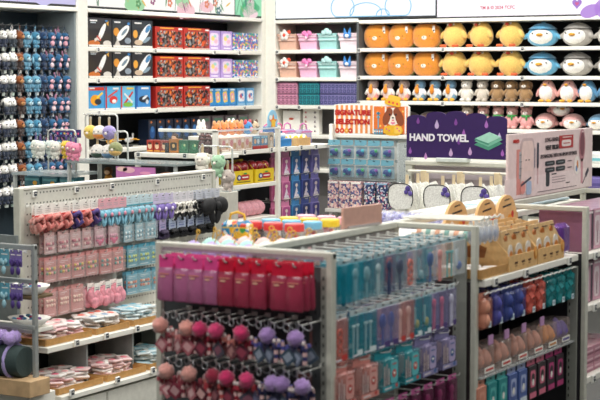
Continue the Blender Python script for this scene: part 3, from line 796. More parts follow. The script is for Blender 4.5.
for k, ds, x in OG:
    for s, st in ((0, 'lower'), (1, 'upper')):
        k.put((x, 11.755, 1.493+.0965*s), 0, check('%s of two stacked %s organiser boxes under the pastel baskets' % (st, ds)), 'stacked organiser boxes')

# ------------------------------------------------------------------ plush cushions
def pear(k):
    return lambda p: (p[0]*(1-k*p[2]), p[1]*(1-k*p[2]), p[2])
def sq(p):
    k = 1/max(.75, (abs(p[0])**3.2+abs(p[2])**3.2+1e-6)**(1/3.2)) if abs(p[0])+abs(p[2]) > .05 else 1
    r = math.hypot(p[0], p[2])
    k = 1+(min(k, 1.18)-1)*min(1, r)
    return (p[0]*k, p[1], max(-.98, min(1, p[2]*k)))
def bear_cushion(tilt=0):
    b = MB(); c = FUZZ('#cf8428')
    b.ball((0, 0, .098), (.116, .07, .1), c, 20, 12, fn=sq)
    b.ball((0, .035, .096), (.12, .06, .1), FUZZ('#7c8a2e'), 20, 12, fn=sq)
    for s in (-1, 1): b.ball((s*.062, .0, .186), (.02, .014, .016), FUZZ('#b86d18'), 8, 6)
    f = MB(); f.ball((0, -.062, .082), (.026, .014, .019), FUZZ('#f3e9d8'), 10, 6); f.ball((0, -.077, .088), (.007, .005, .005), EYE, 6, 5)
    for s in (-1, 1): f.ball((s*.046, -.061, .098), (.006, .006, .006), EYE, 6, 5); f.ball((s*.062, -.057, .078), (.011, .005, .007), FUZZ('#e87a4a'), 8, 5)
    for u, v in ((-.05, .14), (0, .155), (.05, .13), (-.02, .13), (.03, .165)): f.ball((u, -.066*math.sqrt(max(.1, 1-(u/.118)**2-((v-.098)/.1)**2)), v), (.004, .003, .005), FUZZ('#f4deb0'), 6, 4)
    t = MB(); t.box((.078, -.052, .15), (.022, .001, .055), PAPER, T=None); t.box((.078, -.0527, .14), (.014, .0006, .012), INK)
    return Kind('bear_cushion', 'plush cushion', b, [('face', f), ('swing_tag', t)])
def chick_cushion():
    b = MB(); c = FUZZ('#deb862')
    b.ball((0, 0, .108), (.104, .078, .112), c, 20, 12, fn=pear(.18))
    b.ball((0, 0, .208), (.015, .015, .018), FUZZ('#d9a53e'), 8, 6)
    w = [MB(), MB()]
    for i, s in enumerate((-1, 1)): w[i].ball((s*.106, -.02, .105), (.022, .02, .04), c, 10, 6, T=RY(-s*.6))
    f = MB(); f.ball((0, -.068, .182), (.018, .012, .012), M('#c4402c', .6), 8, 6)
    for s in (-1, 1): f.ball((s*.03, -.062, .188), (.01, .006, .01), PAPER, 8, 6); f.ball((s*.03, -.068, .188), (.005, .004, .005), EYE, 6, 5)
    ft = [MB(), MB()]
    for i, s in enumerate((-1, 1)):
        for q in (-1, 0, 1): ft[i].ball((s*.06+q*.016, -.078, .013), (.011, .025, .012), FUZZ('#d95a1e'), 8, 6)
    return Kind('chick_cushion', 'plush cushion', b, [('wing', w[0]), ('wing', w[1]), ('face', f), ('foot', ft[0]), ('foot', ft[1])])
def penguin_cushion(col, hood, mask='#edeae4'):
    b = MB(); b.ball((0, 0, .09), (.128, .083, .092), FUZZ(col), 20, 12, fn=pear(.12)); b.ball((0, .01, .185), (.02, .016, .014), FUZZ(hood), 8, 6)
    b.ball((0, -.004, .1), (.122, .088, .088), FUZZ(hood), 18, 10, fn=lambda p: (p[0], p[1], max(p[2], .45)))
    m = MB(); m.ball((0, -.038, .08), (.1, .062, .064), FUZZ(mask), 18, 10); 
    f = MB(); f.ball((0, -.1, .092), (.03, .02, .013), M('#d99a34', .6), 10, 6)
    for s in (-1, 1): f.ball((s*.058, -.09, .103), .007, EYE, 6, 5)
    wg = [MB(), MB()]
    for i, s in enumerate((-1, 1)): wg[i].ball((s*.126, -.02, .085), (.018, .02, .035), FUZZ(col), 8, 6, T=RY(-s*.9))
    return Kind('penguin_cushion', 'plush cushion', b, [('mask', m), ('face', f), ('flipper', wg[0]), ('flipper', wg[1])])
bear = bear_cushion(); chick = chick_cushion(); pblue = penguin_cushion('#5ea6c8', '#4f98bf'); pgrey = penguin_cushion('#a8a39c', '#8b8883')
RNM = ('top', 'second')
for j, z in enumerate((1.972, 1.742)):
    for i, x in enumerate((-6.105, -5.88, -5.65)):
        bear.put((x, 11.74, z), random.uniform(-.15, .15), check('orange bear-faced plush cushion, %s of three on the %s back-wall shelf' % (nth(i, 3), RNM[j])), 'orange bear cushions')
    for i, x in enumerate((-5.4, -5.165, -4.905)):
        chick.put((x, 11.745, z), random.uniform(-.35, .2), check('yellow chick plush cushion, %s of three on the %s back-wall shelf' % (nth(i, 3), RNM[j])), 'yellow chick cushions')
    pblue.put((-4.645, 11.76, z), random.uniform(-.1, .15), check('blue penguin plush cushion beside the chicks on the %s shelf' % RNM[j]), 'penguin cushions')
    for i, x in enumerate((-4.355, -4.065, -3.77)):
        pgrey.put((x, 11.76, z), random.uniform(-.2, .1), check('grey penguin plush cushion, %s of three on the %s back-wall shelf' % (nth(i, 3), RNM[j])), 'penguin cushions')

def soft_toy(head, body, ear, ears='round', hold=None, feet='#e0a52c', beak=None, belly=None, scarf=None, big=1.0):
    b = MB(); B = FUZZ(body); H = FUZZ(head)
    b.ball((0, 0, .06), (.052, .045, .06), B, 14, 10, fn=pear(.12)); b.ball((0, -.004, .135), (.047, .042, .042), H, 14, 10)
    for s in (-1, 1):
        if ears == 'round': b.ball((s*.036, 0, .172), (.016, .01, .016), FUZZ(ear), 8, 6)
        elif ears == 'long': b.ball((s*.03, .004, .185), (.012, .008, .035), FUZZ(ear), 8, 6, T=RY(s*.3))
        elif ears == 'drop': b.ball((s*.046, 0, .13), (.012, .014, .03), FUZZ(ear), 8, 6)
        b.ball((s*.048, -.018, .075), (.014, .018, .032), FUZZ(ear if ears == 'none' else body), 8, 6, T=RY(-s*.5))
        b.ball((s*.028, -.035, .014), (.02, .028, .014), FUZZ(feet), 8, 6)
    if belly: b.ball((0, -.012, .062), (.043, .04, .052), FUZZ(belly), 12, 8)
    f = MB()
    for s in (-1, 1): f.ball((s*.02, -.043, .142), .0045, EYE, 6, 5)
    if beak: f.ball((0, -.05, .13), (.014, .012, .009), FUZZ(beak), 8, 6)
    else: f.ball((0, -.043, .124), (.02, .012, .014), FUZZ('#efe6dc'), 8, 6); f.ball((0, -.054, .13), .0045, EYE, 6, 5)
    parts = [('face', f)]
    if hold: h = MB(); h.ball((0, -.058, .09), (.02, .018, .034), FUZZ(hold), 10, 8); parts.append(('fruit', h))
    if scarf: s_ = MB(); s_.ring((0, -.004, .103), .036, .01, FUZZ(scarf), 'Z', 14, 6); s_.ball((.012, -.045, .088), (.01, .008, .022), FUZZ(scarf), 8, 6); parts.append(('scarf', s_))
    return Kind('soft_toy', 'soft toy', b, parts)
t_pink = soft_toy('#a9958f', '#e9a3a0', '#f2ece6', 'none', '#e08a1c', belly='#f0d9d2', beak='#e0a52c')
t_blue = soft_toy('#6c93ae', '#7fa9c4', '#eef0ee', 'none', '#df8a22', belly='#eef0ee', beak='#dd9a2c')
t_bunny = soft_toy('#e6e0d6', '#dcd5c9', '#e2dbd0', 'round', feet='#e6e0d6')
t_koala = soft_toy('#bdb3a6', '#c9bfb0', '#d8d0c4', 'round', feet='#bdb3a6')
t_brown = soft_toy('#8c6b45', '#9a7850', '#7b5c3a', 'drop', feet='#8c6b45')
t_pp = soft_toy('#e6b8b2', '#e8bdb8', '#e3aaa6', 'none', feet='#e0a52c', beak='#e0a52c', belly='#f4f1ec')
t_bp = soft_toy('#6d9fc0', '#6fa2c4', '#5c8fb2', 'none', feet='#e0a52c', beak='#e0a52c', belly='#f2f1ee')
t_lamb = soft_toy('#c99a92', '#e0a09e', '#d9958f', 'round', feet='#e0a9a4', scarf='#3f9a4a')
t_lambr = soft_toy('#b5a48e', '#d8cdbb', '#a8947a', 'round', feet='#d8cdbb', scarf='#c2382c')
Z3 = 1.535
row = [(t_pink, -6.13, 'pink penguin soft toy hugging an orange fruit, %s of three' % nth(0, 3)), (t_pink, -5.985, 'pink penguin soft toy hugging an orange fruit, %s of three' % nth(1, 3)), (t_pink, -5.84, 'pink penguin soft toy hugging an orange fruit, %s of three' % nth(2, 3)),
       (t_blue, -5.69, 'blue penguin soft toy hugging an orange fruit, leftmost of three'), (t_blue, -5.555, 'blue penguin soft toy hugging an orange fruit, middle of three'), (t_blue, -5.415, 'blue penguin soft toy hugging an orange fruit, rightmost of three'),
       (t_bunny, -5.275, 'cream bear soft toy beside the blue penguins'), (t_koala, -5.135, 'beige bear soft toy beside the cream one'), (t_brown, -5.005, 'brown puppy soft toy, leftmost of three'), (t_brown, -4.885, 'brown puppy soft toy, middle of three'), (t_brown, -4.765, 'brown puppy soft toy, rightmost of three')]
for k, x, ds in row:
    k.put((x, 11.71, Z3), random.uniform(-.15, .15), check(ds + ' on the third shelf'), 'soft toys on the third shelf')
tall = []
def big_penguin(body, wing):
    b = MB(); b.ball((0, 0, .09), (.07, .06, .09), FUZZ(body), 16, 10, fn=pear(.16)); b.ball((0, -.02, .075), (.06, .05, .07), FUZZ('#f2f0ea'), 14, 10)
    f = MB(); f.ball((0, -.06, .138), (.018, .014, .01), FUZZ('#dd9a2c'), 8, 6)
    for s in (-1, 1): f.ball((s*.026, -.05, .15), .005, EYE, 6, 5)
    ws = []; fs = []
    for s in (-1, 1):
        w = MB(); w.ball((s*.072, -.01, .08), (.014, .02, .042), FUZZ(wing), 8, 6, T=RY(-s*.4)); ws.append(('flipper', w))
        w = MB(); w.ball((s*.032, -.055, .012), (.024, .03, .012), FUZZ('#e0a52c'), 8, 6); fs.append(('foot', w))
    return Kind('soft_toy', 'soft toy', b, [('face', f)]+ws+fs)
bpk, bpb = big_penguin('#e2b1ac', '#dba19c'), big_penguin('#5f97bc', '#4f86ac')
for i, (k, x, ds) in enumerate([(bpk, -4.585, 'pink standing penguin soft toy, left one of two'), (bpk, -4.41, 'pink standing penguin soft toy, right one of two'), (bpb, -4.25, 'blue standing penguin soft toy, leftmost of three'), (bpb, -4.085, 'blue standing penguin soft toy, middle of three'), (bpb, -3.91, 'blue standing penguin soft toy, rightmost of three')]):
    k.put((x, 11.72, Z3), random.uniform(-.2, .2), check(ds + ' on the third shelf'), 'standing penguins')
def lying_penguin(col, col2):
    b = MB(); b.ball((0, .06, .062), (.085, .15, .064), FUZZ(col), 18, 12, fn=lambda p: (p[0]*(1-.25*p[1]), p[1], p[2]*(1-.2*p[1])))
    m = MB(); m.ball((0, -.045, .05), (.068, .052, .046), FUZZ('#efeae4'), 14, 10)
    f = MB(); f.ball((0, -.098, .06), (.02, .014, .009), FUZZ('#d79a3c'), 8, 6)
    for s in (-1, 1): f.ball((s*.036, -.084, .07), .005, EYE, 6, 5)
    w = []
    for s in (-1, 1):
        q = MB(); q.ball((s*.088, .02, .045), (.02, .05, .018), FUZZ(col2), 8, 6); w.append(('flipper', q))
    return Kind('lying_penguin_toy', 'soft toy', b, [('mask', m), ('face', f)]+w)
lpk, lpb = lying_penguin('#d8a29e', '#cf9490'), lying_penguin('#6f9cbc', '#5f8cac')
Z4 = 1.32
for k, x, y, z, rz, ds in [(lpk, -4.62, 11.77, Z4, .15, 'pink lying penguin plush below the standing penguins, left one'), (lpk, -4.39, 11.77, Z4, .25, 'pink lying penguin plush below the standing penguins, right one'), (lpk, -4.5, 11.79, Z4+.105, .5, 'pink lying penguin plush piled on top of two others'),
                           (lpb, -4.175, 11.77, Z4, -.1, 'blue lying penguin plush beside the pink ones'), (lpb, -3.96, 11.77, Z4, 0, 'blue lying penguin plush at the frame edge'), (lpb, -4.06, 11.79, Z4+.105, .15, 'blue lying penguin plush piled on top of two others')]:
    k.put((x, y, z), rz, check(ds), 'lying penguin plush toys')
for i, x in enumerate((-5.27, -5.13, -5.0, -4.88, -4.76)):
    k = t_lambr if i == 0 else t_lamb
    k.put((x, 11.72, Z4), random.uniform(-.15, .15), check(('cream bear soft toy with red scarf' if i == 0 else 'pink bear soft toy with green scarf, %s of four' % nth(i-1, 4)) + ' on the fourth shelf'), 'scarf soft toys')
t_seal = lying_penguin('#5c4238', '#4a342c')
for i, x in enumerate((-5.86, -5.65, -5.46)):
    t_seal.put((x, 11.77, Z4), .1*i-.1, check('dark brown lying plush, %s of three on the fourth shelf' % nth(i, 3)), 'brown lying plush toys')
# folded packs low on the back wall, right edge
def fold_pack(c, s):
    b = MB(); b.box((0, 0, .045), (.15, .12, .09), M(c, .5), bev=.015); a = MB(); a.dec('r', 0, .03, .148, .022, M(s, .5), y=-.0605)
    return Kind('folded_pack', 'packet', b, [('band', a)])
fp, fq = fold_pack('#e2e4e2', '#6fb6bd'), fold_pack('#6f63a0', '#4f4680')
n = 0
for i in range(5):
    fp.put((-4.5+.17*i, 11.72, 1.066), 0, check('white folded pack with teal band, %s on the low shelf' % nth(i, 5)), 'folded packs')
    fq.put((-4.5+.17*i, 11.72, .871), 0, check('purple folded pack, %s on the shelf under the white packs' % nth(i, 5)), 'folded packs')
# ================================================================== LOW SHELF BY THE CORNER (back wall)
pb = MB(); pb.box((0, 0, .1), (.17, .08, .2), PAPER, bev=.002); q = MB(); q.dec('e', 0, .13, .05, .02, M('#c7563f', .5), y=-.0405)
h_ = MB(); h_.tube([(-.04, -.03, .2), (-.035, -.03, .235), (0, -.03, .25), (.035, -.03, .235), (.04, -.03, .2)], .003, M('#8a6a4a', .6), 5)
Kind('gift_bag', 'paper bag', pb, [('handle', h_), ('emblem', q)]).put((-6.93, 11.75, 1.241), 0, check('white paper gift bag beside the corner upright'))
cb = MB(); cb.box((0, 0, .11), (.16, .06, .22), PAPER, bev=.002); q = MB()
for i in range(5): q.dec('t', -.05, .03+.04*i, .02, .02, M('#c24a56', .5), y=-.0305); q.dec('t', .04, .03+.04*i, .024, .022, M('#6a5a62', .5), y=-.0305)
Kind('card_box', 'box', cb, [('printed_front', q)]).put((-6.74, 11.75, 1.241), 0, check('white box with columns of red and grey triangles'))
mb_ = box_kind('gift_box', .2, .1, .2, '#4a1f38', [('s', -.25, .6, .14, .14, '#b58aa0'), ('s', .05, .7, .12, .12, '#b58aa0'), ('s', .3, .5, .14, .14, '#b58aa0'), ('s', -.05, .4, .1, .1, '#b58aa0'), ('r', 0, .1, .9, .08, '#d88ab0')])
mb_.put((-6.36, 11.76, 1.241), 0, check('dark plum gift box with pale stars behind the orange striped sign'))

# ================================================================== MIDDLE GONDOLA GOODS
creambox = box_kind('blind_box', .088, .08, .082, '#d9b9a6', [('e', -.2, .6, .4, .5, '#c26a72'), ('e', .2, .4, .4, .5, '#b98a52'), ('e', .2, .75, .3, .3, '#e9e0d4'), ('r', 0, .08, .9, .1, '#efe2d6')])
tealbox = box_kind('blind_box', .088, .08, .082, '#2b6f98', [('r', 0, .14, .98, .26, '#b3302c'), ('e', -.2, .6, .3, .4, '#d8a06a'), ('e', .2, .6, .3, .4, '#cfd8dc'), ('r', 0, .9, .8, .1, '#7fc0d8')])
for i in range(4): creambox.put((-5.305, 8.1+.09*i, 1.28), R(90), check('cream and rose patterned blind box, %s of four on the white shelf' % nth(i, 4)), 'blind boxes on the middle gondola')
for i in range(2): tealbox.put((-5.305, 8.465+.09*i, 1.28), R(90), check('teal and red blind box, %s of two on the white shelf' % ('left', 'right')[i]), 'blind boxes on the middle gondola')
doll = box_kind('doll_box', .07, .07, .1, '#b9a48a', [('e', 0, .66, .6, .4, '#4a3020'), ('e', 0, .6, .44, .26, '#e0b898'), ('t', 0, .28, .6, .4, '#d8cfc0')])
doll.put((-5.305, 8.65, 1.28), R(90), check('beige doll box at the end of the blind box row'))
def pouch_plush(c, c2, ears, eh=.02):
    b = MB(); b.ball((0, 0, .043), (.042, .028, .042), FUZZ(c), 14, 10)
    for s in (-1, 1): b.ball((s*.026, 0, .078), (.014, .01, eh), FUZZ(ears), 8, 6)
    f = MB(); f.ball((0, -.024, .035), (.018, .01, .015), FUZZ(c2), 8, 6)
    for s in (-1, 1): f.ball((s*.018, -.025, .05), .004, EYE, 6, 5)
    return Kind('plush_purse', 'plush purse', b, [('face', f)])
po = pouch_plush('#d98648', '#b3402e', '#e0a06a'); pw = pouch_plush('#ecebe6', '#f0d6d6', '#ecebe6', .026); pbl = pouch_plush('#3f86c0', '#e58aa0', '#d84a5a'); pcow = pouch_plush('#cbb394', '#4a3424', '#5a4230')
for i, y in enumerate((8.24, 8.33, 8.42, 8.505)): po.put((-5.42, y, 1.366), R(90), check('orange plush purse, %s of four on the white riser' % nth(i, 4)), 'plush purses on the riser')
pw.put((-5.55, 8.26, 1.366), R(90), check('white eared plush purse behind the orange ones'), 'plush purses on the riser')
pbl.put((-5.41, 8.59, 1.366), R(90), check('blue plush purse beside the orange ones'), 'plush purses on the riser')
pw.put((-5.55, 8.61, 1.366), R(90), check('white eared plush purse behind the blue one'), 'plush purses on the riser')
pcow.put((-5.41, 8.67, 1.366), R(90), check('brown and cream plush purse at the riser end'), 'plush purses on the riser')
rg = MB(); rg.ring((0, 0, .035), .026, .011, FUZZ('#d8641e'), 'Y', 14, 6); rg.ball((0, -.004, .035), (.012, .008, .012), EYE, 8, 6)
Kind('toy_ring', 'toy', rg).put((-5.55, 8.5, 1.366), R(90), check('orange plush ring toy between the two white purses'))
# end shelf behind glass
redsm = box_kind('mini_box', .05, .05, .075, '#9c3226', [('e', 0, .5, .6, .5, '#e0c0a0'), ('e', 0, .72, .5, .2, '#3a2018'), ('r', 0, .1, .9, .1, '#d8a040')])
orsm = box_kind('mini_box', .07, .05, .085, '#c27a2c', [('o', 0, .45, .7, .6, '#2a2320'), ('e', 0, .5, .3, .3, '#d8b070')])
grsm = box_kind('mini_box', .07, .05, .08, '#2f6a4c', [('e', 0, .5, .5, .5, '#3f8a62'), ('e', .1, .6, .2, .2, '#c9d8a0')])
for i in range(3): redsm.put((-5.765+.054*i, 8.03, 1.269), 0, check('small red box behind the glass front, %s of three' % nth(i, 3)), 'mini boxes behind glass')
orsm.put((-5.585, 8.03, 1.269), 0, check('small orange box with dark window behind the glass front'), 'mini boxes behind glass')
for i in range(2): grsm.put((-5.51+.078*i, 8.03, 1.269), 0, check('small green box behind the glass front, %s one of two' % ('left', 'right')[i]), 'mini boxes behind glass')
cd = MB(); cd.ball((0, 0, .04), (.028, .022, .042), M('#4a2222', .35, bump=.6, scale=90), 10, 8); cd.ball((0, 0, .086), (.018, .006, .01), M('#6a3430', .3), 8, 5)
cw = Kind('candy_bag', 'sweet bag', cd)
for i in range(8): cw.put((-5.37+.042*(i % 3)-.02*(i // 3), 8.005+.03*(i//3), 1.269+.02*(i//3)), random.uniform(-.5, .5), check('small maroon wrapped bag heaped behind the glass beside the green boxes'), 'maroon bags behind glass')
fig = MB(); fig.lathe([(.03, 0), (.026, .02), (.014, .06), (.01, .07)], M('#a82a24', .5), 10); fig.ball((0, 0, .088), (.02, .02, .022), M('#e0b898', .5), 10, 8)
hr = MB(); hr.ball((0, .004, .094), (.023, .022, .022), M('#3a1f16', .6), 10, 8); hr.ball((0, .012, .07), (.02, .012, .03), M('#3a1f16', .6), 8, 6)
Kind('doll_figure', 'doll', fig, [('hair', hr)]).put((-5.67, 8.14, 1.269+.0), 0, check('small brown-haired doll in red behind the glass boxes'))
# yellow display boxes
def yellow_display():
    b = MB(); c = M('#e2c31e', .4)
    w, d, h = .225, .24, .085
    b.bx(-w/2, w/2, -d/2, d/2, 0, .004, c); b.bx(-w/2, w/2, -d/2, -d/2+.004, .004, h, c); b.bx(-w/2, w/2, d/2-.004, d/2, .004, h+.05, c)
    for s in (-1, 1): b.bx(s*w/2-.002, s*w/2+.002, -d/2+.004, d/2-.004, .004, h, c)
    p = MB(); p.dec('o', .02, .042, .1, .034, M('#b8271f', .4), y=-d/2-.0002); p.dec('r', .02, .042, .07, .007, PAPER, y=-d/2-.0012); p.dec('e', -.05, .042, .05, .036, M('#27356a', .4), y=-d/2-.0008); p.dec('e', -.05, .042, .026, .02, M('#d8d8e4', .4), y=-d/2-.0018); p.dec('r', 0, .014, .16, .005, M('#5a4a10', .4), y=-d/2-.0002); p.dec('e', .02, .066, .04, .01, M('#3f9a4a', .4), y=-d/2-.0016)
    return Kind('counter_display_box', 'display box', b, [('printed_front', p)])
yd = yellow_display()
cap = MB(); cap.ball((0, 0, .042), .0355, M('#8f1f28', .3, coat=.5), 14, 10); cap.ball((0, 0, .042), (.036, .036, .017), M('#e0c32a', .3), 14, 8, T=RX(.9))
ck = Kind('toy_capsule', 'toy ball', cap)
for i, y in enumerate((8.315, 8.57)):
    yd.put((-5.39, y, 1.066), R(90), check('yellow counter display box with red label, %s of two' % ('left', 'right')[i]), 'yellow display boxes')
    for q in range(2):
        for r_ in range(3): ck.put((-5.32-.1*q, y-.072+.072*r_, 1.072+.05*(1)), random.uniform(0, 3), check('dark red and yellow toy ball in the %s yellow display box' % ('left', 'right')[i]), 'toy balls in the %s yellow box' % ('left', 'right')[i])
lump = lambda c: M(c, .6, var=.15, bump=.7, scale=70)
for c, ys, ds in (('#d8b93a', (8.2, 8.29), 'yellow'), ('#e3a3ae', (8.385, 8.46, 8.535, 8.61), 'pink')):
    b = MB(); b.ball((0, 0, .05), (.046, .06, .05), lump(c), 14, 10); b.ball((.008, -.03, .07), (.022, .02, .016), lump(c), 8, 6)
    k = Kind('wrapped_sponge', 'sponge', b)
    for i, y in enumerate(ys): k.put((-5.36, y, .846), R(90)+i*.3, check('crinkled %s bath puff, %s on the shelf below the yellow boxes' % (ds, nth(i, len(ys)))), 'bath puffs')
# hanging doll-like packs on black
def mg_pack(c1, c2):
    return hang_card('hanging_toy_pack', 'toy pack', .108, .152, .02, .03, c1, M(c1, .3), [('o', 0, .5, .84, .9, c2), ('t', 0, .38, .62, .56, '#e8dfe8'), ('e', 0, .74, .3, .2, '#e9d9d0'), ('e', .2, .3, .24, .14, c1), ('e', -.16, .2, .2, .12, '#f2e9f2'), ('r', 0, .06, .7, .06, PAPER)], 'blister')
MGP = [(mg_pack('#c06a90', '#a03a68'), 'rose'), (mg_pack('#d884ac', '#b0508a'), 'pink'), (mg_pack('#3f86bc', '#27598f'), 'blue'), (mg_pack('#4a5aa0', '#2c3870'), 'indigo'), (mg_pack('#7f78bc', '#4f4a92'), 'lilac')]
for j, z in enumerate((1.235, 1.07, .905)):
    for (k, ds), y in zip(MGP, MG_Y): k.put((-5.37, y, z), R(90), check('%s blister toy pack in %s row under the shelf of clear handbags' % (ds, ORD[j])), 'blister packs on black peg panel')
# top of that bay
sb = MB(); sb.box((0, 0, .025), (.17, .14, .05), M('#2a7ab8', .4), bev=.003)
s1 = MB(); s1.box((0, .02, .075), (.15, .05, .05), M('#1d4f8a', .4), bev=.002); s1.box((0, .045, .105), (.13, .04, .05), M('#2a6aa4', .4), bev=.002)
for i in range(3): s1.ball((-.05+.05*i, -.02, .068), (.03, .02, .02), M('#cfe4ee', .5), 8, 6)
s2 = MB(); s2.dec('e', 0, .16, .13, .16, M('#8cc4e0', .5), y=.03, t=.004); s2.dec('s', .005, .16, .1, .1, M('#e8862a', .5), y=.0255, t=.002); s2.dec('e', .005, .15, .05, .05, M('#f0c040', .5), y=.0232); s2.dec('e', -.03, .19, .04, .03, PAPER, y=.0232)
Kind('counter_stand', 'display stand', sb, [('stepped_box', s1), ('sunburst_card', s2)]).put((-5.36, 8.86, 1.281), R(90), check('blue counter stand with an orange sunburst card'))
kt = MB(); kt.bx(-.09, .09, -.07, .07, 0, .004, KRAFT); kt.bx(-.09, .09, -.07, -.066, .004, .05, KRAFT); kt.bx(-.09, .09, .066, .07, .004, .06, KRAFT)
for s in (-1, 1): kt.bx(s*.088-.002, s*.088+.002, -.066, .066, .004, .05, KRAFT)
Kind('open_tray', 'tray', kt).put((-5.34, 9.07, 1.281), R(90), check('kraft open tray beside the blue sunburst stand'))
yb = MB(); yb.ball((0, 0, .03), .03, STRIPE('#e8b92e', '#efe9dc', 9, 'Y', .5), 12, 8, T=RX(.4))
ybk = Kind('toy_ball', 'toy ball', yb)
for i in range(6): ybk.put((-5.375+.062*(i//3), 9.015+.058*(i % 3), 1.286+.012*(i//3)*0+.008), .4*i, check('small yellow and white ball in the kraft tray'), 'balls in the kraft tray')
def handbag(c, hc):
    b = MB(); b.box((0, 0, .05), (.12, .07, .1), CLR(c, .55), bev=.012)
    i = MB(); i.ball((-.02, 0, .035), (.03, .025, .03), M(hc, .5), 8, 6); i.ball((.028, 0, .03), (.024, .022, .026), M('#e3b8c8', .5), 8, 6)
    h = MB(); h.tube([(-.035, 0, .1), (-.03, 0, .13), (0, 0, .142), (.03, 0, .13), (.035, 0, .1)], .005, M(hc, .4), 6)
    z = MB(); z.dec('r', 0, .085, .11, .01, M(hc, .4), y=-.0355)
    return Kind('clear_handbag', 'handbag', b, [('handle', h), ('trim', z), ('contents', i)])
hb1, hb2 = handbag('#e9b8cc', '#d8609c'), handbag('#a89cc4', '#c86aa8')
for i, (k, x, y) in enumerate([(hb1, -5.5, 8.98), (hb1, -5.49, 9.11), (hb2, -5.36, 9.215), (hb2, -5.5, 9.24)]):
    k.put((x, y, 1.281), R(80), check('clear plastic handbag with pink handle, %s on the white shelf' % ('pink one nearest the sunburst stand', 'pink one behind the yellow balls', 'lilac one in front', 'lilac one behind')[i]), 'clear handbags')

# ================================================================== SIGNATURE SIGN AND PACKS
sg = Fixture('shop_sign', 'orange and white striped sign with a cartoon puppy, reading SIGNATURE SELECTION', 'sign', (-4.97, 9.47, 1.345))
W_ = .578
out = [(-W_/2, 0), (W_/2, 0), (W_/2, .19), (W_/2-.02, .205), (W_/2-.05, .21), (.02, .213), (0, .222), (-.02, .213), (-.16, .21), (-.25, .206), (-W_/2, .2)]
m = MB(); m.poly(out, -.006, .006, PAPER); sg.o['kind'] = 'thing'
sg.inst('sign_board', m.mesh('sign_board'), (-4.97, 9.47, 1.346))
m = MB(); O = M('#e0722a', .5)
for i in range(8): m.dec('r', -.265+.038*i, .103, .019, .19, M('#e8924e', .5), y=-.0061)
m.dec('r', .148, .1, .255, .185, O, y=-.0062); 
for i, (u, v) in enumerate(((.05, .15), (.08, .19), (.24, .16), (.27, .1), (.07, .06))): m.dec('s', u, v, .02, .02, M('#f4d06a', .5), y=-.007)
for u in (.11, .26): m.dec('r', u, .1, .012, .18, PAPER, y=-.0069)
sg.inst('printed_stripes', m.mesh('printed_stripes'), (-4.97, 9.47, 1.346))
m = MB(); Y0 = -.0075
Bn = M('#8a4422', .6); Cr = M('#f0e6d8', .6); Yl = M('#e9b42a', .5)
m.dec('e', .165, .125, .125, .12, Cr, y=Y0); m.dec('e', .118, .115, .055, .105, Bn, y=Y0-.001, rot=-.3); m.dec('e', .215, .115, .06, .11, Bn, y=Y0-.001, rot=.3)
m.dec('e', .14, .155, .05, .06, Bn, y=Y0-.0015); m.dec('e', .193, .155, .05, .06, Bn, y=Y0-.0015)
for u in (.143, .19): m.dec('e', u, .138, .013, .016, INK, y=Y0-.0025)
m.dec('e', .167, .117, .016, .011, INK, y=Y0-.0025); m.dec('e', .167, .1, .02, .01, M('#d86a7a', .5), y=Y0-.0025)
m.dec('e', .167, .03, .15, .075, Yl, y=Y0-.001); m.dec('o', .13, .035, .055, .05, Yl, y=Y0-.003); m.dec('o', .205, .035, .055, .05, M('#f0c552', .5), y=Y0-.003)
for u, v in ((.12, .04), (.14, .03), (.2, .045), (.215, .03)): m.dec('e', u, v, .012, .012, M('#d8608a', .5), y=Y0-.004)
m.dec('h', .167, .08, .035, .022, M('#e27a9a', .5), y=Y0-.003)
m.dec('o', .165, .215, .12, .035, Yl, y=Y0, rot=-.2, t=.006); m.dec('o', .175, .24, .09, .05, M('#f0c040', .5), y=Y0+.001, rot=-.2, t=.006)
for u, v in ((.14, .222), (.17, .217), (.2, .21)): m.dec('e', u, v, .016, .016, M('#d8483a', .5), y=Y0-.0065)
Tq = M('#3f9fc0', .5)
for i in range(4): m.dec('r', .03+.018*i, .022, .012, .035, Tq, y=Y0-.001); m.dec('r', .03+.018*i, .024, .012, .008, PAPER, y=Y0-.002)
m.dec('r', .055, .1, .008, .11, M('#4fa8c8', .5), y=Y0-.001); m.dec('e', .055, .145, .03, .018, M('#4fa8c8', .5), y=Y0-.001); m.dec('e', .055, .12, .024, .016, M('#7fc4d8', .5), y=Y0-.001)
m.dec('e', .12, .006, .26, .008, M('#3a2320', .5), y=Y0-.0005)
sg.inst('puppy_picture', m.mesh('puppy_picture'), (-4.97, 9.47, 1.346))
m = MB(); Rd = M('#c42a1e', .5)
for i, (u, c) in enumerate(((-.262, '#c42a1e'), (-.225, '#d8402a'), (-.19, '#e9a42a'), (-.16, '#c42a1e'))):
    m.dec('e', u, .024, .036, .036, M(c, .5), y=-.0072); m.dec('e', u, .024, .012, .012, M('#f4d9b0', .5), y=-.0082)
sg.inst('printed_fruit', m.mesh('printed_fruit'), (-4.97, 9.47, 1.346))
for i, t in enumerate(('SIGNATURE', 'SELECTION')):
    text('lettering', t, .046, M('#b81c14', .5), sg.o, (-.142, -.0085, .147-.062*i), (R(90), 0, 0), bold=.003, sx=1.12)

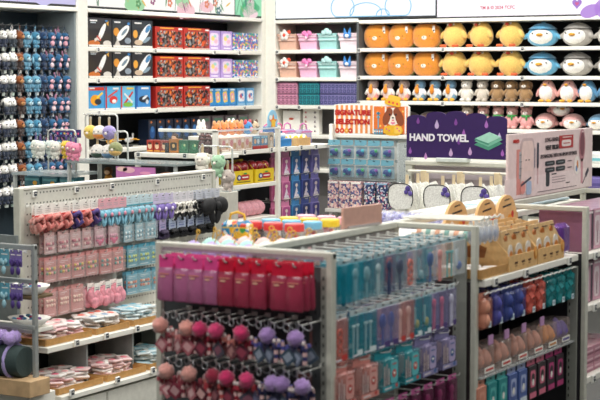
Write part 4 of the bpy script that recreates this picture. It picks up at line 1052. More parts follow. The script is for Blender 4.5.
def su_pack(c):
    b = MB(); b.box((0, .014, -.074), (.09, .001, .08), M('#8fa8b2', .5)); b.ball((0, -.004, -.075), (.032, .013, .024), M('#143a78', .4), 10, 8); b.ball((.018, -.006, -.062), (.014, .01, .014), M(c, .4), 8, 6); b.ball((-.016, -.006, -.09), (.013, .01, .01), M('#3f9a8c', .4), 8, 6); b.ball((.02, -.006, -.092), (.008, .008, .008), M('#2a2a60', .4), 8, 6)
    return hang_card('blister_pack', 'blister pack', .096, .118, .034, .02, M('#6fa9ba', .4), CLR('#dbe9ec', .06), (('r', 0, .96, .9, .05, '#5f9fb4'),), 'blister', .004, ('hair_clip', b))
SUP = [su_pack('#2f9a5a'), su_pack('#7a3f9a'), su_pack('#3fb0c0')]
for j, z in enumerate((1.3, 1.17)):
    for i, x in enumerate(SU_X): SUP[(i+j) % 3].put((x, 9.36, z), random.uniform(-.06, .06), check('blister pack with blue clip, %s of five in the %s row under the striped sign' % (nth(i, 5).replace(' from the left', ''), ('top', 'lower')[j])), 'blister packs under the striped sign')
tall_p = box_kind('tall_box', .082, .07, .185, '#dcb3ad', [('r', 0, .5, .9, .92, '#e2c4bb')], mat=None)
tall_p = Kind('tall_box', 'box', MB().box((0, 0, .0925), (.082, .07, .185), PAT(['#e2bdb6', '#e6cbc0', '#7a5f7a', '#d8a0a4', '#efe2d6', '#4f5a8c'], 90), None, .002), [('edge_band', MB().dec('r', 0, .175, .07, .012, PAPER, y=-.0352))])
tall_b = Kind('tall_box', 'box', MB().box((0, 0, .0925), (.082, .07, .185), PAT(['#27365c', '#b8c0d0', '#2a4070', '#c27a8c', '#e2e2dc', '#1f2b48'], 90), None, .002), [('edge_band', MB().dec('r', 0, .175, .07, .012, M('#8fb0c8', .5), y=-.0352))])
for i, x in enumerate((-5.19, -5.102, -5.014, -4.91, -4.815)):
    (tall_p if i < 3 else tall_b).put((x, 9.36, .846), 0, check(('rose speckled tall box, %s of three below the blister packs' % nth(i, 3)) if i < 3 else 'dark blue speckled tall box, %s one of two below the blister packs' % ('left', 'right')[i-3]), 'tall boxes under the striped sign')

# ================================================================== HAND TOWEL SIGN AND TOWELS
hs = Fixture('shop_sign', 'dark purple scalloped sign with droplets and a mint towel, reading HAND TOWEL', 'sign', (-3.777, 8.24, 1.25))
w = .628; pts = [(-w/2, 0), (w/2, 0), (w/2, .215)]
cx = [w/2*(1-2*k/5)-w/10 for k in range(5)]
prof = (.225, .24, .25, .245, .225)
for k in range(5):
    c0 = w/2-w/5*(k+.5)
    for a in range(9):
        t = PI*a/8; pts.append((c0+w/10*math.cos(t), prof[k]+.022*math.sin(t)))
pts.append((-w/2, .205))
base = Vector((-3.777, 8.24, 1.272))
m = MB(); m.poly(pts, -.005, .005, M('#351a5a', .45)); hs.inst('sign_board', m.mesh('sign_board'), base)
m = MB()
for u, v, s, c in ((-.29, .04, .03, '#9a5ab0'), (-.21, .12, .034, '#8a4aa0'), (-.12, .195, .04, '#c9b0d8'), (-.03, .035, .036, '#c9a8d0'), (.05, .15, .03, '#a862b8'), (.0, .21, .03, '#8a4aa0'), (.09, .045, .036, '#c9a0cf'), (.19, .2, .034, '#b070c0'), (.29, .04, .03, '#a862b8'), (-.19, .01, .03, '#c48ac8'), (.27, .13, .036, '#c9b0d8'), (-.24, .215, .03, '#8a4aa0'), (.02, .1, .03, '#7a3f98')):
    m.dec('drop', u, v, s, s*1.35, M(c, .45), y=-.0052)
hs.inst('printed_drops', m.mesh('printed_drops'), base)
m = MB(); T1, T2, T3 = M('#7fc4a8', .5), M('#a8dcc6', .5), M('#4f9a80', .5)
for k in range(2):
    m.poly([(.115+.006*k, .082+.02*k), (.205, .052+.02*k), (.29, .092+.02*k), (.205, .13+.02*k)], -.008-.0015*k, -.0052, (T3, T1)[k])
m.poly([(.125, .118), (.205, .092), (.282, .128), (.21, .155)], -.012, -.0052, T2); m.dec('r', .165, .1, .09, .008, T3, y=-.0122, rot=-.32)
hs.inst('towel_picture', m.mesh('towel_picture'), base)
text('lettering', 'HAND TOWEL', .0565, M('#f0ecf2', .5), hs.o, (-.108, -.007, .137), (R(90), 0, 0), bold=.0022, sx=1.0)
m = MB(); m.bx(-3.9, -3.7, 8.225, 8.275, 1.2505, 1.274, M('#d5dcd6', .4), .003); hs.part('sign_foot', m)

def towel(front=True):
    b = MB(); Wt = FUZZ('#f0eee6'); n = 22; w, h = .17, .25
    rows = []
    for j in range(9):
        z = -h*j/8; row = []
        for i in range(n+1):
            u = i/n
            x = (u-.5)*w*(.78+.22*min(1, j/3)); y = .016*math.sin(u*PI*5+.4)*min(1, .25+j/4)-.02*math.sin(u*PI)
            zz = z-.02*abs(u-.5)*2*(1 if j == 0 else .3)+(.022*math.exp(-((abs(u-.5)-.36)/.09)**2) if j == 0 else 0)
            row.append((x, y, zz))
        rows.append(row)
    loops = [r+[(x, y+.012, z) for x, y, z in r[::-1]] for r in rows]
    b.loft(loops, Wt, True)
    e = MB(); pts = [(x, y-.003, z) for x, y, z in rows[0]]
    left = [(r[0][0]+.01, r[1][1]-.004, r[0][2]) for r in rows]; right = [(r[-1][0]-.01, r[-2][1]-.004, r[-1][2]) for r in rows]
    e.tube(left[::-1][1:]+[(x, y-.004, z-.006) for x, y, z in rows[0]][1:-1]+right[:-2], .005, INK, 5)
    p = MB()
    for u, v, s, c in ((.04, -.024, .034, '#4f3f8a'), (.056, -.05, .03, '#6a58a8'), (.028, -.044, .026, '#5a489a')): p.ball((u, -.03-.004*(s < .04), v), (s*.5, .006, s*.5), FUZZ(c), 10, 6)
    lp = MB(); lp.box((0, .0, .022), (.018, .004, .06), M('#d9c6a2', .6))
    if not front: return Kind('hand_towel', 'towel', b, [('hanging_loop', lp)])
    q = MB(); o = []
    for i in range(28):
        a = 2*PI*i/28+PI/2; c, s_ = math.cos(a), math.sin(a)
        k = 1/max(abs(c)**3+abs(s_)**3, 1e-3)**(1/3)
        x, z = .082*c*k, .074*s_*k
        o.append((x-.012, z-.07))
    q.poly(o, -.052, -.036, Wt); e = MB(); e.tube([(u, -.053, v) for u, v in o[18:]+o[:11]], .0032, INK, 5)
    p.v = [(x, y-.026, z) for x, y, z in p.v]
    return Kind('hand_towel', 'towel', b, [('front_panel', q, [('piping', e), ('applique', p)]), ('hanging_loop', lp)])
tw = towel(); tw2 = towel(False)
for i, x in enumerate((-3.98, -3.755, -3.525)):
    for d, y in enumerate((8.08, 8.14, 8.2)):
        if d == 0: tw.put((x-.01, y-.04, 1.13), .08*(i-1), check('white hanging hand towel with black piping and violet patch, %s of three, front' % nth(i, 3)), 'hand towels')
        else: tw2.put((x+.03*d, y-.04, 1.135), .1*d, check('white hand towel behind the %s front one, %s layer' % (nth(i, 3), ('', 'second', 'third')[d])), 'hand towels')

# ================================================================== PINK BOARD ON THE GONDOLA TOP
pk = Fixture('advert_board', 'pale pink advert board for a hair brush standing on the gondola spine', 'sign', (GXS, 6.86, 1.203))
def PBm(mb, name): return pk.inst(name, mb.mesh(name), (GXS+.006, 6.86, 1.203), R(90))
Wb, Hb = 1.06, .29
m = MB(); m.bx(-Wb/2, Wb/2, -.006, .006, 0, Hb, M('#e4cfcd', .5), .002); PBm(m, 'board')
def F_(p):
    p -= .012
    return (p*6.85/(7.75-.9*p)-.5)*Wb
m = MB(); y0 = -.0062
m.dec('r', F_(.5), .05, Wb*.99, .09, M('#ead9d7', .5), y=y0)
m.dec('r', F_(.135), .12, .05, .2, M('#d88f86', .5), y=y0-.0005); m.dec('r', F_(.155), .15, .035, .12, M('#b9b9bd', .5), y=y0-.001)
for q in range(4): m.dec('r', F_(.155), .105+.03*q, .03, .003, M('#7f8488', .5), y=y0-.002)
m.dec('o', F_(.235), .15, .165, .235, M('#c9b3b2', .5), y=y0-.001); m.dec('o', F_(.235), .147, .14, .215, M('#e9d0c8', .5), y=y0-.002); m.dec('r', F_(.235), .075, .15, .09, M('#e6cfc9', .5), y=y0-.0025)
for u in (.215, .25): m.dec('e', F_(u), .17, .018, .006, M('#6a5552', .5), y=y0-.003)
m.dec('e', F_(.18), .05, .06, .06, M('#e0958c', .5), y=y0-.003); m.dec('o', F_(.25), .045, .06, .06, M('#a8bcd6', .5), y=y0-.0035); m.dec('r', F_(.215), .075, .12, .01, M('#3a3f52', .5), y=y0-.0045, rot=.25)
m.dec('o', F_(.322), .175, .012, .09, M('#6a6a78', .5), y=y0-.001); m.dec('o', F_(.36), .185, .022, .115, M('#2f3648', .5), y=y0-.001); m.dec('r', F_(.36), .1, .01, .09, M('#d3a8ac', .5), y=y0-.001)
m.dec('r', F_(.695), .235, .185, .06, M('#b32a2c', .5), y=y0-.001, rot=0); m.dec('o', F_(.695), .228, .12, .03, M('#e9dcd8', .5), y=y0-.002); m.dec('r', F_(.695), .228, .08, .004, M('#b32a2c', .5), y=y0-.003); m.dec('r', F_(.7), .256, .12, .005, M('#e9c9c4', .5), y=y0-.003)
for v in (.142, .112):
    for u in (.505, .63): m.dec('o', F_(u), v, .118, .022, M('#232a30', .5), y=y0-.001); m.dec('r', F_(u), v, .07, .003, M('#8a9094', .5), y=y0-.002)
    m.dec('r', F_(.74), v, .055, .004, M('#5a4a4e', .5), y=y0-.001)
m.dec('o', F_(.48), .07, .045, .066, M('#2a3138', .5), y=y0-.001); m.dec('r', F_(.555), .09, .06, .006, M('#3a3438', .5), y=y0-.001)
for q in range(3): m.dec('r', F_(.61), .075-.012*q, .17, .003, M('#9a878a', .5), y=y0-.001)
m.dec('r', F_(.72), .04, .05, .005, M('#5a4a4e', .5), y=y0-.001); m.dec('r', F_(.6), .018, .5, .003, M('#7a686c', .5), y=y0-.001)
m.dec('e', F_(.885), .21, .085, .16, M('#b98088', .5), y=y0-.001); m.dec('e', F_(.885), .215, .056, .12, M('#7a4450', .5), y=y0-.002); m.dec('r', F_(.885), .085, .026, .12, M('#c9939a', .5), y=y0-.001); m.dec('e', F_(.885), .275, .03, .008, M('#e2c6c8', .5), y=y0-.003)
m.dec('e', F_(.825), .115, .08, .09, M('#efe6e0', .5), y=y0-.001); m.dec('e', F_(.83), .12, .02, .04, M('#d88a4a', .5), y=y0-.002); m.dec('e', F_(.82), .1, .02, .03, M('#5f86b8', .5), y=y0-.002)
m.dec('o', F_(.945), .075, .05, .022, M('#4a4450', .5), y=y0-.002, rot=.7); m.dec('r', F_(.91), .04, .05, .008, M('#6a5a62', .5), y=y0-.002, rot=.7)
PBm(m, 'printed_artwork')
for t, f, v, s, c, b in (('MINISO', .1, .257, .02, '#c4352c', .0006), ('LONG-HANDLE', .53, .25, .026, '#463a3e', .0), ('VENT BRUSH', .53, .214, .029, '#2f2a2e', .0006), ('DETANGLING WITH MAXIMUM SOFTNESS', .61, .176, .0245, '#3f363a', .0)):
    text('lettering', t, s, M(c, .5), pk.o, (.0145, F_(f), v), (R(90), 0, R(90)), bold=b, sx=1.0)
# ================================================================== WIRE STANDS WITH PLUSH, BEHIND THE PEGBOARD
def arch_stand(name, label, x0, x1, y, z0, z1, dep=.14, mat=None):
    fx = Fixture(name, label, 'wire stand', ((x0+x1)/2, y, z0)); mat = mat or M('#c9ccc8', .3, metal=.3)
    for k, (a, b, d) in enumerate(((x0, x1, 0), )):
        m = MB(); r = .02
        m.tube([(a, y, z0), (a, y, z1-r), (a+r*.3, y, z1-r*.3), (a+r, y, z1), (b-r, y, z1), (b-r*.3, y, z1-r*.3), (b, y, z1-r), (b, y, z0)], .0055, mat, 6)
        fx.part('arch', m)
    m = MB(); m.bx(x0-.01, x1+.01, y-dep/2, y+dep/2, z0, z0+.008, CLR('#d5dcdc', .5)); fx.part('base', m)
    m = MB(); n = max(2, int((x1-x0)/.06))
    for i in range(n): u = x0+(x1-x0)*(i+.5)/n; m.tube([(u, y, z1-.002), (u, y-.05, z1-.004), (u, y-.055, z1+.004)], .002, CHROME, 5)
    fx.part('hook_row', m)
    return fx
arch_stand('wire_stand', 'chrome arch stand of hanging round plush on the grey table, the taller one', -6.046, -5.801, 7.72, 1.229, 1.51)
arch_stand('wire_stand', 'smaller chrome arch stand just right of the taller plush stand', -5.775, -5.68, 7.66, 1.229, 1.41, .1)
arch_stand('wire_stand', 'chrome arch stand of pastel plush in front of the keychain peg wall', -6.327, -6.109, 7.7, 1.146, 1.41)
arch_stand('wire_stand', 'chrome arch stand with white and green plush behind the pegboard end', -5.165, -4.937, 7.67, 1.076, 1.335)
pl = MB(); pl.bx(-.14, .14, -.06, .06, 0, 1.075, M('#c4c1b6', .5), .004)
Kind('display_plinth', 'plinth', pl).put((-5.055, 7.64, 0), 0, check('tall off-white plinth standing behind the end of the pegboard'))
def ball_plush(c, c2, strap='#c8b48e', kind='round', s_=1.0):
    """Round hanging plush; origin at its hook."""
    b = MB(); b.ball((0, 0, -.09), (.047, .038, .044), FUZZ(c), 14, 10)
    if kind == 'bear':
        b.ball((0, 0, -.14), (.03, .026, .032), FUZZ(c), 12, 8)
        for s in (-1, 1): b.ball((s*.03, 0, -.062), (.014, .01, .014), FUZZ(c2), 8, 6); b.ball((s*.018, -.008, -.168), (.013, .014, .012), FUZZ(c), 8, 6); b.ball((s*.032, -.006, -.13), (.01, .01, .02), FUZZ(c), 8, 6)
    elif kind == 'egg': b.ball((0, -.004, -.106), (.044, .034, .026), FUZZ(c2), 14, 8)
    else:
        for s in (-1, 1): b.ball((s*.032, 0, -.068), (.012, .01, .012), FUZZ(c2), 8, 6)
    f = MB(); f.ball((0, -.036, -.094), (.012, .007, .009), FUZZ('#f2e4d8'), 8, 5)
    for s in (-1, 1): f.ball((s*.016, -.0345, -.084), .004, EYE, 6, 5)
    st = MB(); st.box((0, 0, -.025), (.016, .002, .06), M(strap, .6)); st.ring((0, 0, -.003), .008, .002, SILVER)
    return Kind('hanging_plush', 'plush', grow(b, s_), [('face', grow(f, s_)), ('strap', grow(st, s_))])
HP = lambda *a, **k: ball_plush(*a, **k)
for k, x, z, ds in [(HP('#e2c25a', '#d8a53e'), -5.957, 1.49, 'yellow round hanging plush on the taller arch stand'), (HP('#e9e3da', '#df8a3a', kind='egg'), -5.888, 1.49, 'white and orange hanging plush on the taller arch stand'), (HP('#9c90c4', '#b9aee0'), -5.815, 1.49, 'lilac round hanging plush on the taller arch stand'),
                    (HP('#eceae4', '#2f4a3c', kind='egg'), -5.905, 1.375, 'white hanging plush with dark green lower half on the taller arch stand'), (HP('#eceae4', '#5f86a8', kind='egg'), -5.822, 1.375, 'white hanging plush with blue lower half on the taller arch stand')]:
    k.put((x, 7.655, z), 0, check(ds), 'plush on the taller arch stand')
HP('#8a8f62', '#d8b06a', kind='egg').put((-5.727, 7.6, 1.395), 0, check('olive hanging plush on the smaller arch stand'))
PS = [('#d6ddd2', '#c2cfc6', 'pale mint'), ('#dfe0d8', '#c9d4cc', 'cream'), ('#cfdad4', '#e2e2d8', 'grey mint'), ('#dcdcd2', '#c9d0c8', 'ivory'), ('#e6c23e', '#d8a52a', 'yellow'), ('#e58aa6', '#d8708e', 'pink')]
for i, (a, b, ds) in enumerate(PS):
    HP(a, b, strap='#5a4a8a', kind='bear', s_=.85).put((-6.375+.06*i, 7.64-.03*(i % 2), 1.385-.004*(i % 2)), random.uniform(-.2, .2), check('%s hanging plush bear on the arch stand before the keychain wall' % ds), 'pastel plush on the left arch stand')
HP('#e58aa6', '#d8708e', strap='#5a4a8a', kind='bear', s_=.85).put((-6.03, 7.6, 1.375), .2, check('second pink hanging plush bear at the right end of the left arch stand'), 'pastel plush on the left arch stand')
m = MB(); m.bx(-.1, .1, -.003, .003, 0, .05, M('#3a2a6a', .5)); q = MB()
for i in range(7): q.dec('s', -.08+.027*i, .025, .02, .02, M(['#e05a8c', '#3fa0d0', '#e9c040'][i % 3], .5), y=-.0031)
Kind('header_board', 'card', m, [('printed_stars', q)]).put((-6.2, 7.74, 1.36), 0, check('dark violet card with coloured stars behind the pastel plush'))
WP = HP('#ece6da', '#e2d8c8', kind='bear'); GP = HP('#9cc2a0', '#7fae88', kind='bear'); 
WP.put((-5.105, 7.61, 1.345), .1, check('white hanging plush bear on the stand behind the pegboard end'), 'plush behind the pegboard')
GP.put((-4.995, 7.61, 1.335), -.1, check('mint green hanging plush on the stand behind the pegboard end'), 'plush behind the pegboard')
HP('#e0a9b0', '#c98a94').put((-5.075, 7.64, 1.255), .1, check('pink round hanging plush under the white plush bear'), 'plush behind the pegboard')
HP('#b9aca4', '#9c8f88', kind='bear').put((-4.95, 7.64, 1.25), 0, check('greyish hanging plush bear under the mint green one'), 'plush behind the pegboard')
for s in (0, 1):
    b = MB(); b.ball((0, 0, .03), (.05, .06, .03), M('#e2ae22', .5), 12, 8); b.ball((0, -.045, .05), (.024, .02, .02), M('#e6b830', .5), 8, 6); b.ball((0, .005, .072), (.026, .024, .028), M('#c98a2a', .5), 10, 8)
    h = MB(); h.ball((0, 0, .115), (.03, .028, .028), M('#6b4424', .6), 10, 8); h.ball((0, -.02, .11), (.018, .01, .016), M('#dcb894', .5), 8, 6)
    if s == 0: ydk = Kind('bath_toy', 'toy', b, [('head', h)])
    ydk.put((-5.86+.1*s, 7.7, 1.047), .3-.4*s, check('yellow boat-shaped toy with brown-haired rider, %s one on the table shelf' % ('left', 'right')[s]), 'yellow toys on the table shelf')
oc = MB(); oc.ball((0, 0, .06), (.055, .05, .055), FUZZ('#e6e0d4'), 12, 9); oc.ball((0, .01, .095), (.056, .05, .03), FUZZ('#d9763a'), 12, 8)
f = MB(); f.ball((0, -.05, .06), (.014, .008, .01), FUZZ('#d9763a'), 8, 5)
for s in (-1, 1): f.ball((s*.02, -.046, .07), .004, EYE, 6, 5)
ock = Kind('round_plush', 'plush', oc, [('face', f)])
ock.put((-5.415, 7.68, 1.047), 0, check('orange-topped white round plush beside the landscape picture'), 'orange-topped plush')
ock.put((-5.29, 7.68, 1.047), .2, check('orange-topped white round plush, second from the landscape picture'), 'orange-topped plush')
tl = box_kind('teal_box', .12, .1, .07, '#2a6a78', [('r', 0, .7, .9, .2, '#5fa0a8'), ('e', .2, .4, .3, .4, '#d8a030')])
for i, x in enumerate((-6.42, -6.28, -6.14)): tl.put((x, 7.7, 1.047), 0, check('small teal box under the glass shelf, %s of three' % nth(i, 3)), 'teal boxes under the glass shelf')

# ================================================================== HAIR ACCESSORIES ON THE PEGBOARD
PX = -4.9
def lg_put(kind, y, z, ds, grp, x=-4.825, rz=None):
    lg.inst('peg_hook', HKL, (PX, y, z), R(90))
    kind.put((x, y, z), R(90)+(random.uniform(-.12, .12) if rz is None else rz), check(ds), grp)
    kind.put((x-.034, y+random.uniform(-.012, .016), z-.001), R(90)+random.uniform(-.15, .15), check('rear '+ds), grp)
def scrunchie_pack(cs, strip, hw='#e9e7e0'):
    hd = MB(); hd.box((0, 0, -.02), (.066, .0012, .055), M(hw, .5)); hd.dec('o', 0, -.004, .012, .004, INK, y=-.0008)
    for q in range(3): hd.dec('r', 0, -.014-.008*q, .04, .002, M('#9a9a98', .5), y=-.0008)
    if strip: hd.dec('r', 0, -.045, .066, .007, M(strip, .5), y=-.0008)
    parts = [('header_card', hd)]
    for i, c in enumerate(cs):
        s = MB(); pts = []
        cx, cz, r = (-.012+.02*(i % 2)), -.078-.012*(i//2), .03
        for k in range(12):
            a = 2*PI*k/12; pts.append((cx+r*.72*math.cos(a), -.008+.012*(i-1)+.006*math.sin(3*a), cz+r*math.sin(a)))
        s.tube(pts, [.010+.004*(k % 2) for k in range(12)], M(c, .75, var=.25, bump=.7, scale=90), 6, True)
        parts.append(('scrunchie', s))
    return Kind('scrunchie_pack', 'hair scrunchie pack', None, parts)
SC1 = scrunchie_pack(('#d98c84', '#c4605e', '#e6aaa0'), '#c83a34'); SC2 = scrunchie_pack(('#c9726c', '#e2a49a', '#9c4a4c'), '#c83a34'); SC3 = scrunchie_pack(('#4a3a78', '#d98c84', '#5a4a8a'), '#c83a34')
for i, (k, y, ds) in enumerate([(SC1, 5.80, 'coral'), (SC2, 5.865, 'rose'), (SC1, 5.93, 'coral'), (SC2, 6.0, 'rose'), (SC3, 6.085, 'violet and coral'), (SC2, 6.155, 'rose'), (SC3, 6.225, 'violet and coral')]):
    lg_put(k, y, 1.125, '%s scrunchie pack with white header, %s in the top row of the pegboard' % (ds, ORD[i]+' from the left'), 'scrunchie packs in the pegboard top row')
def bow_pack(card, bow, knot, strip=None, w=.062, wire=False):
    hd = MB(); hd.box((0, 0, -.018), (w, .0012, .05), M(card, .5)); hd.dec('o', 0, -.003, .012, .004, INK, y=-.0008)
    for q in range(2): hd.dec('r', 0, -.016-.009*q, .036, .002, M('#9aa4a8', .5), y=-.0008)
    if strip: hd.dec('r', 0, -.04, w, .008, M(strip, .5), y=-.0008)
    b = MB(); c = M(bow, .6, var=.2, bump=.4, scale=80)
    if wire:
        for s in (-1, 1):
            b.ring((s*.022, -.012, -.075), .026, .006, c, 'Y', 14, 6); b.tube([(s*.006, -.012, -.095), (s*.03, -.014, -.125), (s*.034, -.012, -.14)], .006, M(knot, .5), 6)
    else:
        for s in (-1, 1):
            b.ball((s*.022, -.012, -.068), (.022, .011, .02), c, 10, 7, T=RY(s*.35)); b.ball((s*.012, -.012, -.105), (.009, .006, .028), c, 8, 6, T=RY(s*.25))
    k = MB(); k.ball((0, -.02, -.074), (.009, .008, .011), M(knot, .4), 8, 6)
    return Kind('hair_bow_pack', 'hair bow pack', None, [('header_card', hd), ('bow', b), ('knot', k)])
BL1 = bow_pack('#e3a9b2', '#7fb9ce', '#d98a9c'); BL2 = bow_pack('#c9dde2', '#86b4c4', '#c98a96', '#4fa0b0'); BP = bow_pack('#cdc4de', '#7d6ab0', '#e2d8ee'); BW = bow_pack('#d9d6dc', '#e6e2d8', '#1c1c20', wire=True); BKb = bow_pack('#c9ccd6', '#141418', '#26262c', wire=True)
for i, y in enumerate((6.285, 6.345, 6.4, 6.455)): lg_put(BL1, y, 1.12, 'pink-carded light blue hair bow, %s of four in the pegboard top row' % nth(i, 4), 'pink-carded bows')
for i, y in enumerate((6.515, 6.575, 6.635, 6.69)): lg_put(BL2, y, 1.12, 'pale blue hair bow on blue card, %s of four in the pegboard top row' % nth(i, 4), 'pale blue bows')
for i, y in enumerate((6.755, 6.815, 6.875)): lg_put(BP, y, 1.115, 'violet hair bow on lilac card, %s of three in the pegboard top row' % nth(i, 3), 'violet bows')
for i, y in enumerate((6.945, 7.01, 7.075)): lg_put(BW, y, 1.11, 'white and black looped hair tie, %s of three in the pegboard top row' % nth(i, 3), 'looped hair ties')
for i, y in enumerate((7.16, 7.25, 7.335)):
    b = None
    lg_put(BKb, y, 1.11, 'black looped hair bow, %s of three at the pegboard top right' % nth(i, 3), 'black hair bows')
big = MB(); Bk = M('#111114', .7, bump=.5, scale=60)
for s in (-1, 1): big.ball((s*.062, 0, 0), (.06, .03, .046), Bk, 14, 10, T=RY(s*.3)); big.ball((s*.03, 0, -.055), (.024, .014, .05), Bk, 10, 8, T=RY(s*.35))
kn = MB(); kn.ball((0, -.022, 0), (.02, .02, .024), Bk, 10, 8)
Kind('hair_bow', 'hair bow', big, [('knot', kn)]).put((-4.775, 7.24, 1.03), R(90), check('large black fabric hair bow at the right end of the pegboard'))
def clip_card(card, cs, w=.084, h=.105, label='#f0e8e4', fan=None, bag=None):
    b = MB(); b.box((0, 0, .01-h/2), (w, .0014, h), M(card, .45)); b.dec('o', 0, 0, .014, .005, INK, y=-.0008)
    b.dec('r', 0, -.016, w*.6, .003, M(label, .5), y=-.0008); b.dec('r', -.01, -.024, w*.4, .002, M(label, .5), y=-.0008); b.dec('r', 0, -h+.018, w*.7, .004, M(label, .5), y=-.0008)
    c = MB()
    for j in range(2):
        for i in range(4):
            col = cs[(i+j*2) % len(cs)]
            c.ball((-w*.3+w*.2*i, -.005, -.045-.022*j), (w*.085, .006, .008), M(col, .35), 8, 6)
    if fan:
        for q in range(5): c.ball((-.02+.01*q, -.006, -.075+.004*abs(q-2)), (.007, .006, .016), M(fan, .4), 8, 6, T=RY((q-2)*.35))
    p = [('clips', c)]
    if bag: q = MB(); q.box((0, -.009, .002-h/2), (w+.004, .014, h-.01), CLR(bag, .22), bev=.003); p.append(('film_bag', q))
    return Kind('hair_clip_card', 'hair clip card', b, p)
C_pk = clip_card('#d7b0ac', ('#a83a58', '#c9707c', '#e6c6c0'), .078, .1, bag='#eadada'); C_fan = clip_card('#d6b4ba', ('#d8a0b4',), .078, .1, fan='#c42a6c', bag='#eadada'); C_bl = clip_card('#8fb9c4', ('#dfe9ea', '#5f9aac'), .082, .1, bag='#dce9ec')
for i, y in enumerate((5.87, 5.975, 6.07, 6.16)): lg_put(C_pk, y, .985, 'dusty pink hair clip card, %s of four in the second pegboard row' % nth(i, 4), 'dusty pink cards')
for i, y in enumerate((6.26, 6.375)): lg_put(C_fan, y, .985, 'pink card with magenta fan clip, %s of two on the pegboard' % ('left', 'right')[i], 'fan clip cards')
for i, y in enumerate((6.5, 6.6, 6.7)): lg_put(C_bl, y, .985, 'light blue hair clip card, %s of three in the second pegboard row' % nth(i, 3), 'light blue cards')
def tie_pack(hc, c):
    hd = MB(); hd.box((0, 0, -.022), (.07, .0012, .058), M(hc, .5)); hd.dec('o', 0, -.003, .012, .004, INK, y=-.0008); hd.dec('r', 0, -.02, .05, .003, M('#5a6a9a', .5), y=-.0008); hd.dec('r', 0, -.032, .04, .008, M('#7a86b0', .5), y=-.0008)
    b = MB()
    for i in range(3): b.ring((-.018+.018*i, -.006, -.072), .02, .009, M(c, .7, bump=.5, scale=80), 'X', 10, 6); b.ball((-.018+.018*i, -.012, -.058), (.012, .01, .012), M(c, .7), 8, 6)
    return Kind('hair_tie_pack', 'hair tie pack', None, [('header_card', hd), ('hair_ties', b)])
TP1, TP2 = tie_pack('#b6a8cc', '#3a2f4a'), tie_pack('#aab6cc', '#15161a')
for i, y in enumerate((6.81, 6.9, 6.985, 7.075, 7.165, 7.25)): lg_put(TP1 if i == 0 else TP2, y, .975, '%s hair tie pack with pale header, %s of six in the second pegboard row' % ('dark violet' if i == 0 else 'black', nth(i, 6)), 'dark hair tie packs')
C_3 = clip_card('#c98a88', ('#dcc25a', '#e9b0a8', '#5f9a7c'), .09, .118, bag='#e6c9c6'); C_4 = clip_card('#c88480', ('#3f9a94', '#e2a89c'), .094, .12, bag='#e6c9c6'); C_b = clip_card('#4f94a8', ('#c9cc5a', '#8fc0c8', '#d9d86a'), .09, .11, bag='#bcdde4'); C_o = clip_card('#5a98ac', ('#d9703c', '#e9c9b0', '#c9603c'), .095, .115, bag='#bcdde4')
for i, y in enumerate((5.875, 5.98, 6.09, 6.195)): lg_put(C_3, y, .865, 'rose card with yellow and green hair clips, %s of four in the third pegboard row' % nth(i, 4), 'rose clip cards')
for i, y in enumerate((6.31, 6.415)): lg_put(C_4, y, .862, 'rose card with teal hair clips, %s of two in the third pegboard row' % ('left', 'right')[i], 'rose clip cards')
for i, y in enumerate((6.535, 6.64, 6.745)): lg_put(C_b, y, .86, 'blue card with yellow-green hair clips, %s of three in the third pegboard row' % nth(i, 3), 'blue clip cards')
C_p = clip_card('#c58c88', ('#ecd9c6', '#e6c2b4'), .088, .13, bag='#e6c9c6')
for i, y in enumerate((5.87, 5.975, 6.08)): lg_put(C_p, y, .71, 'rose card with pearly hair clips, %s of three in the lowest pegboard row' % nth(i, 3), 'pearly clip cards')
def fabric_pouch():
    hd = MB(); hd.box((0, -.02, -.012), (.05, .0012, .044), PAPER); hd.dec('r', 0, -.012, .034, .003, M('#8a8a90', .5), y=-.0208); hd.dec('r', 0, -.022, .034, .006, M('#8a8a90', .5), y=-.0208)
    b = MB(); c = M('#d68c98', .7, var=.3, bump=.6, scale=50)
    b.ball((0, 0, -.06), (.052, .03, .05), c, 14, 10); b.ball((-.02, -.018, -.085), (.03, .02, .03), c, 10, 8); b.ball((.022, -.016, -.075), (.03, .02, .034), c, 10, 8)
    return Kind('headband_pack', 'headband pack', b, [('header_card', hd)])
FPK = fabric_pouch()
for i, y in enumerate((6.2, 6.29, 6.385)): lg_put(FPK, y, .705, 'scrunched pink headband pack with white label, %s of three on the pegboard' % nth(i, 3), 'pink headband packs', x=-4.815)
for i, y in enumerate((6.53, 6.64, 6.75)): lg_put(C_o, y, .725, 'blue card with orange bead hair clips, %s of three on the pegboard' % nth(i, 3), 'orange bead cards')

# ---- kraft trays of packets
def tray(w, d, h=.03):
    b = MB(); b.bx(-w/2, w/2, -d/2, d/2, 0, .004, KRAFT); b.bx(-w/2, w/2, -d/2, -d/2+.004, .004, h, KRAFTD); b.bx(-w/2, w/2, d/2-.004, d/2, .004, h, KRAFTD)
    for s in (-1, 1): b.bx(s*w/2-.002, s*w/2+.002, -d/2+.004, d/2-.004, .004, h, KRAFTD)
    return Kind('kraft_tray', 'tray', b)
def packet(c, c2, w=.07, h=.09):
    b = MB(); b.box((0, 0, .006), (w, h, .012), CLR(c, .92, .3), bev=.004)
    a = MB(); a.ball((0, 0, .008), (w*.3, h*.26, .009), M(c2, .5), 8, 6); a.box((0, h*.38, .0125), (w*.9, h*.18, .0015), PAPER)
    return Kind('accessory_packet', 'hair accessory packet', b, [('contents', a)])
PKP = [packet('#f0cfce', '#e0808c'), packet('#f2e6e2', '#eeb0b0'), packet('#f2eeea', '#d2607a'), packet('#eec2c6', '#f0dcd8')]
PKW = [packet('#e8e4dc', '#d9944a'), packet('#e6dcd6', '#d86a5a'), packet('#e2e4e2', '#7a9ab8')]
PKB = [packet('#b9d6de', '#6fb0c4'), packet('#d6e4e6', '#8fc0cc')]
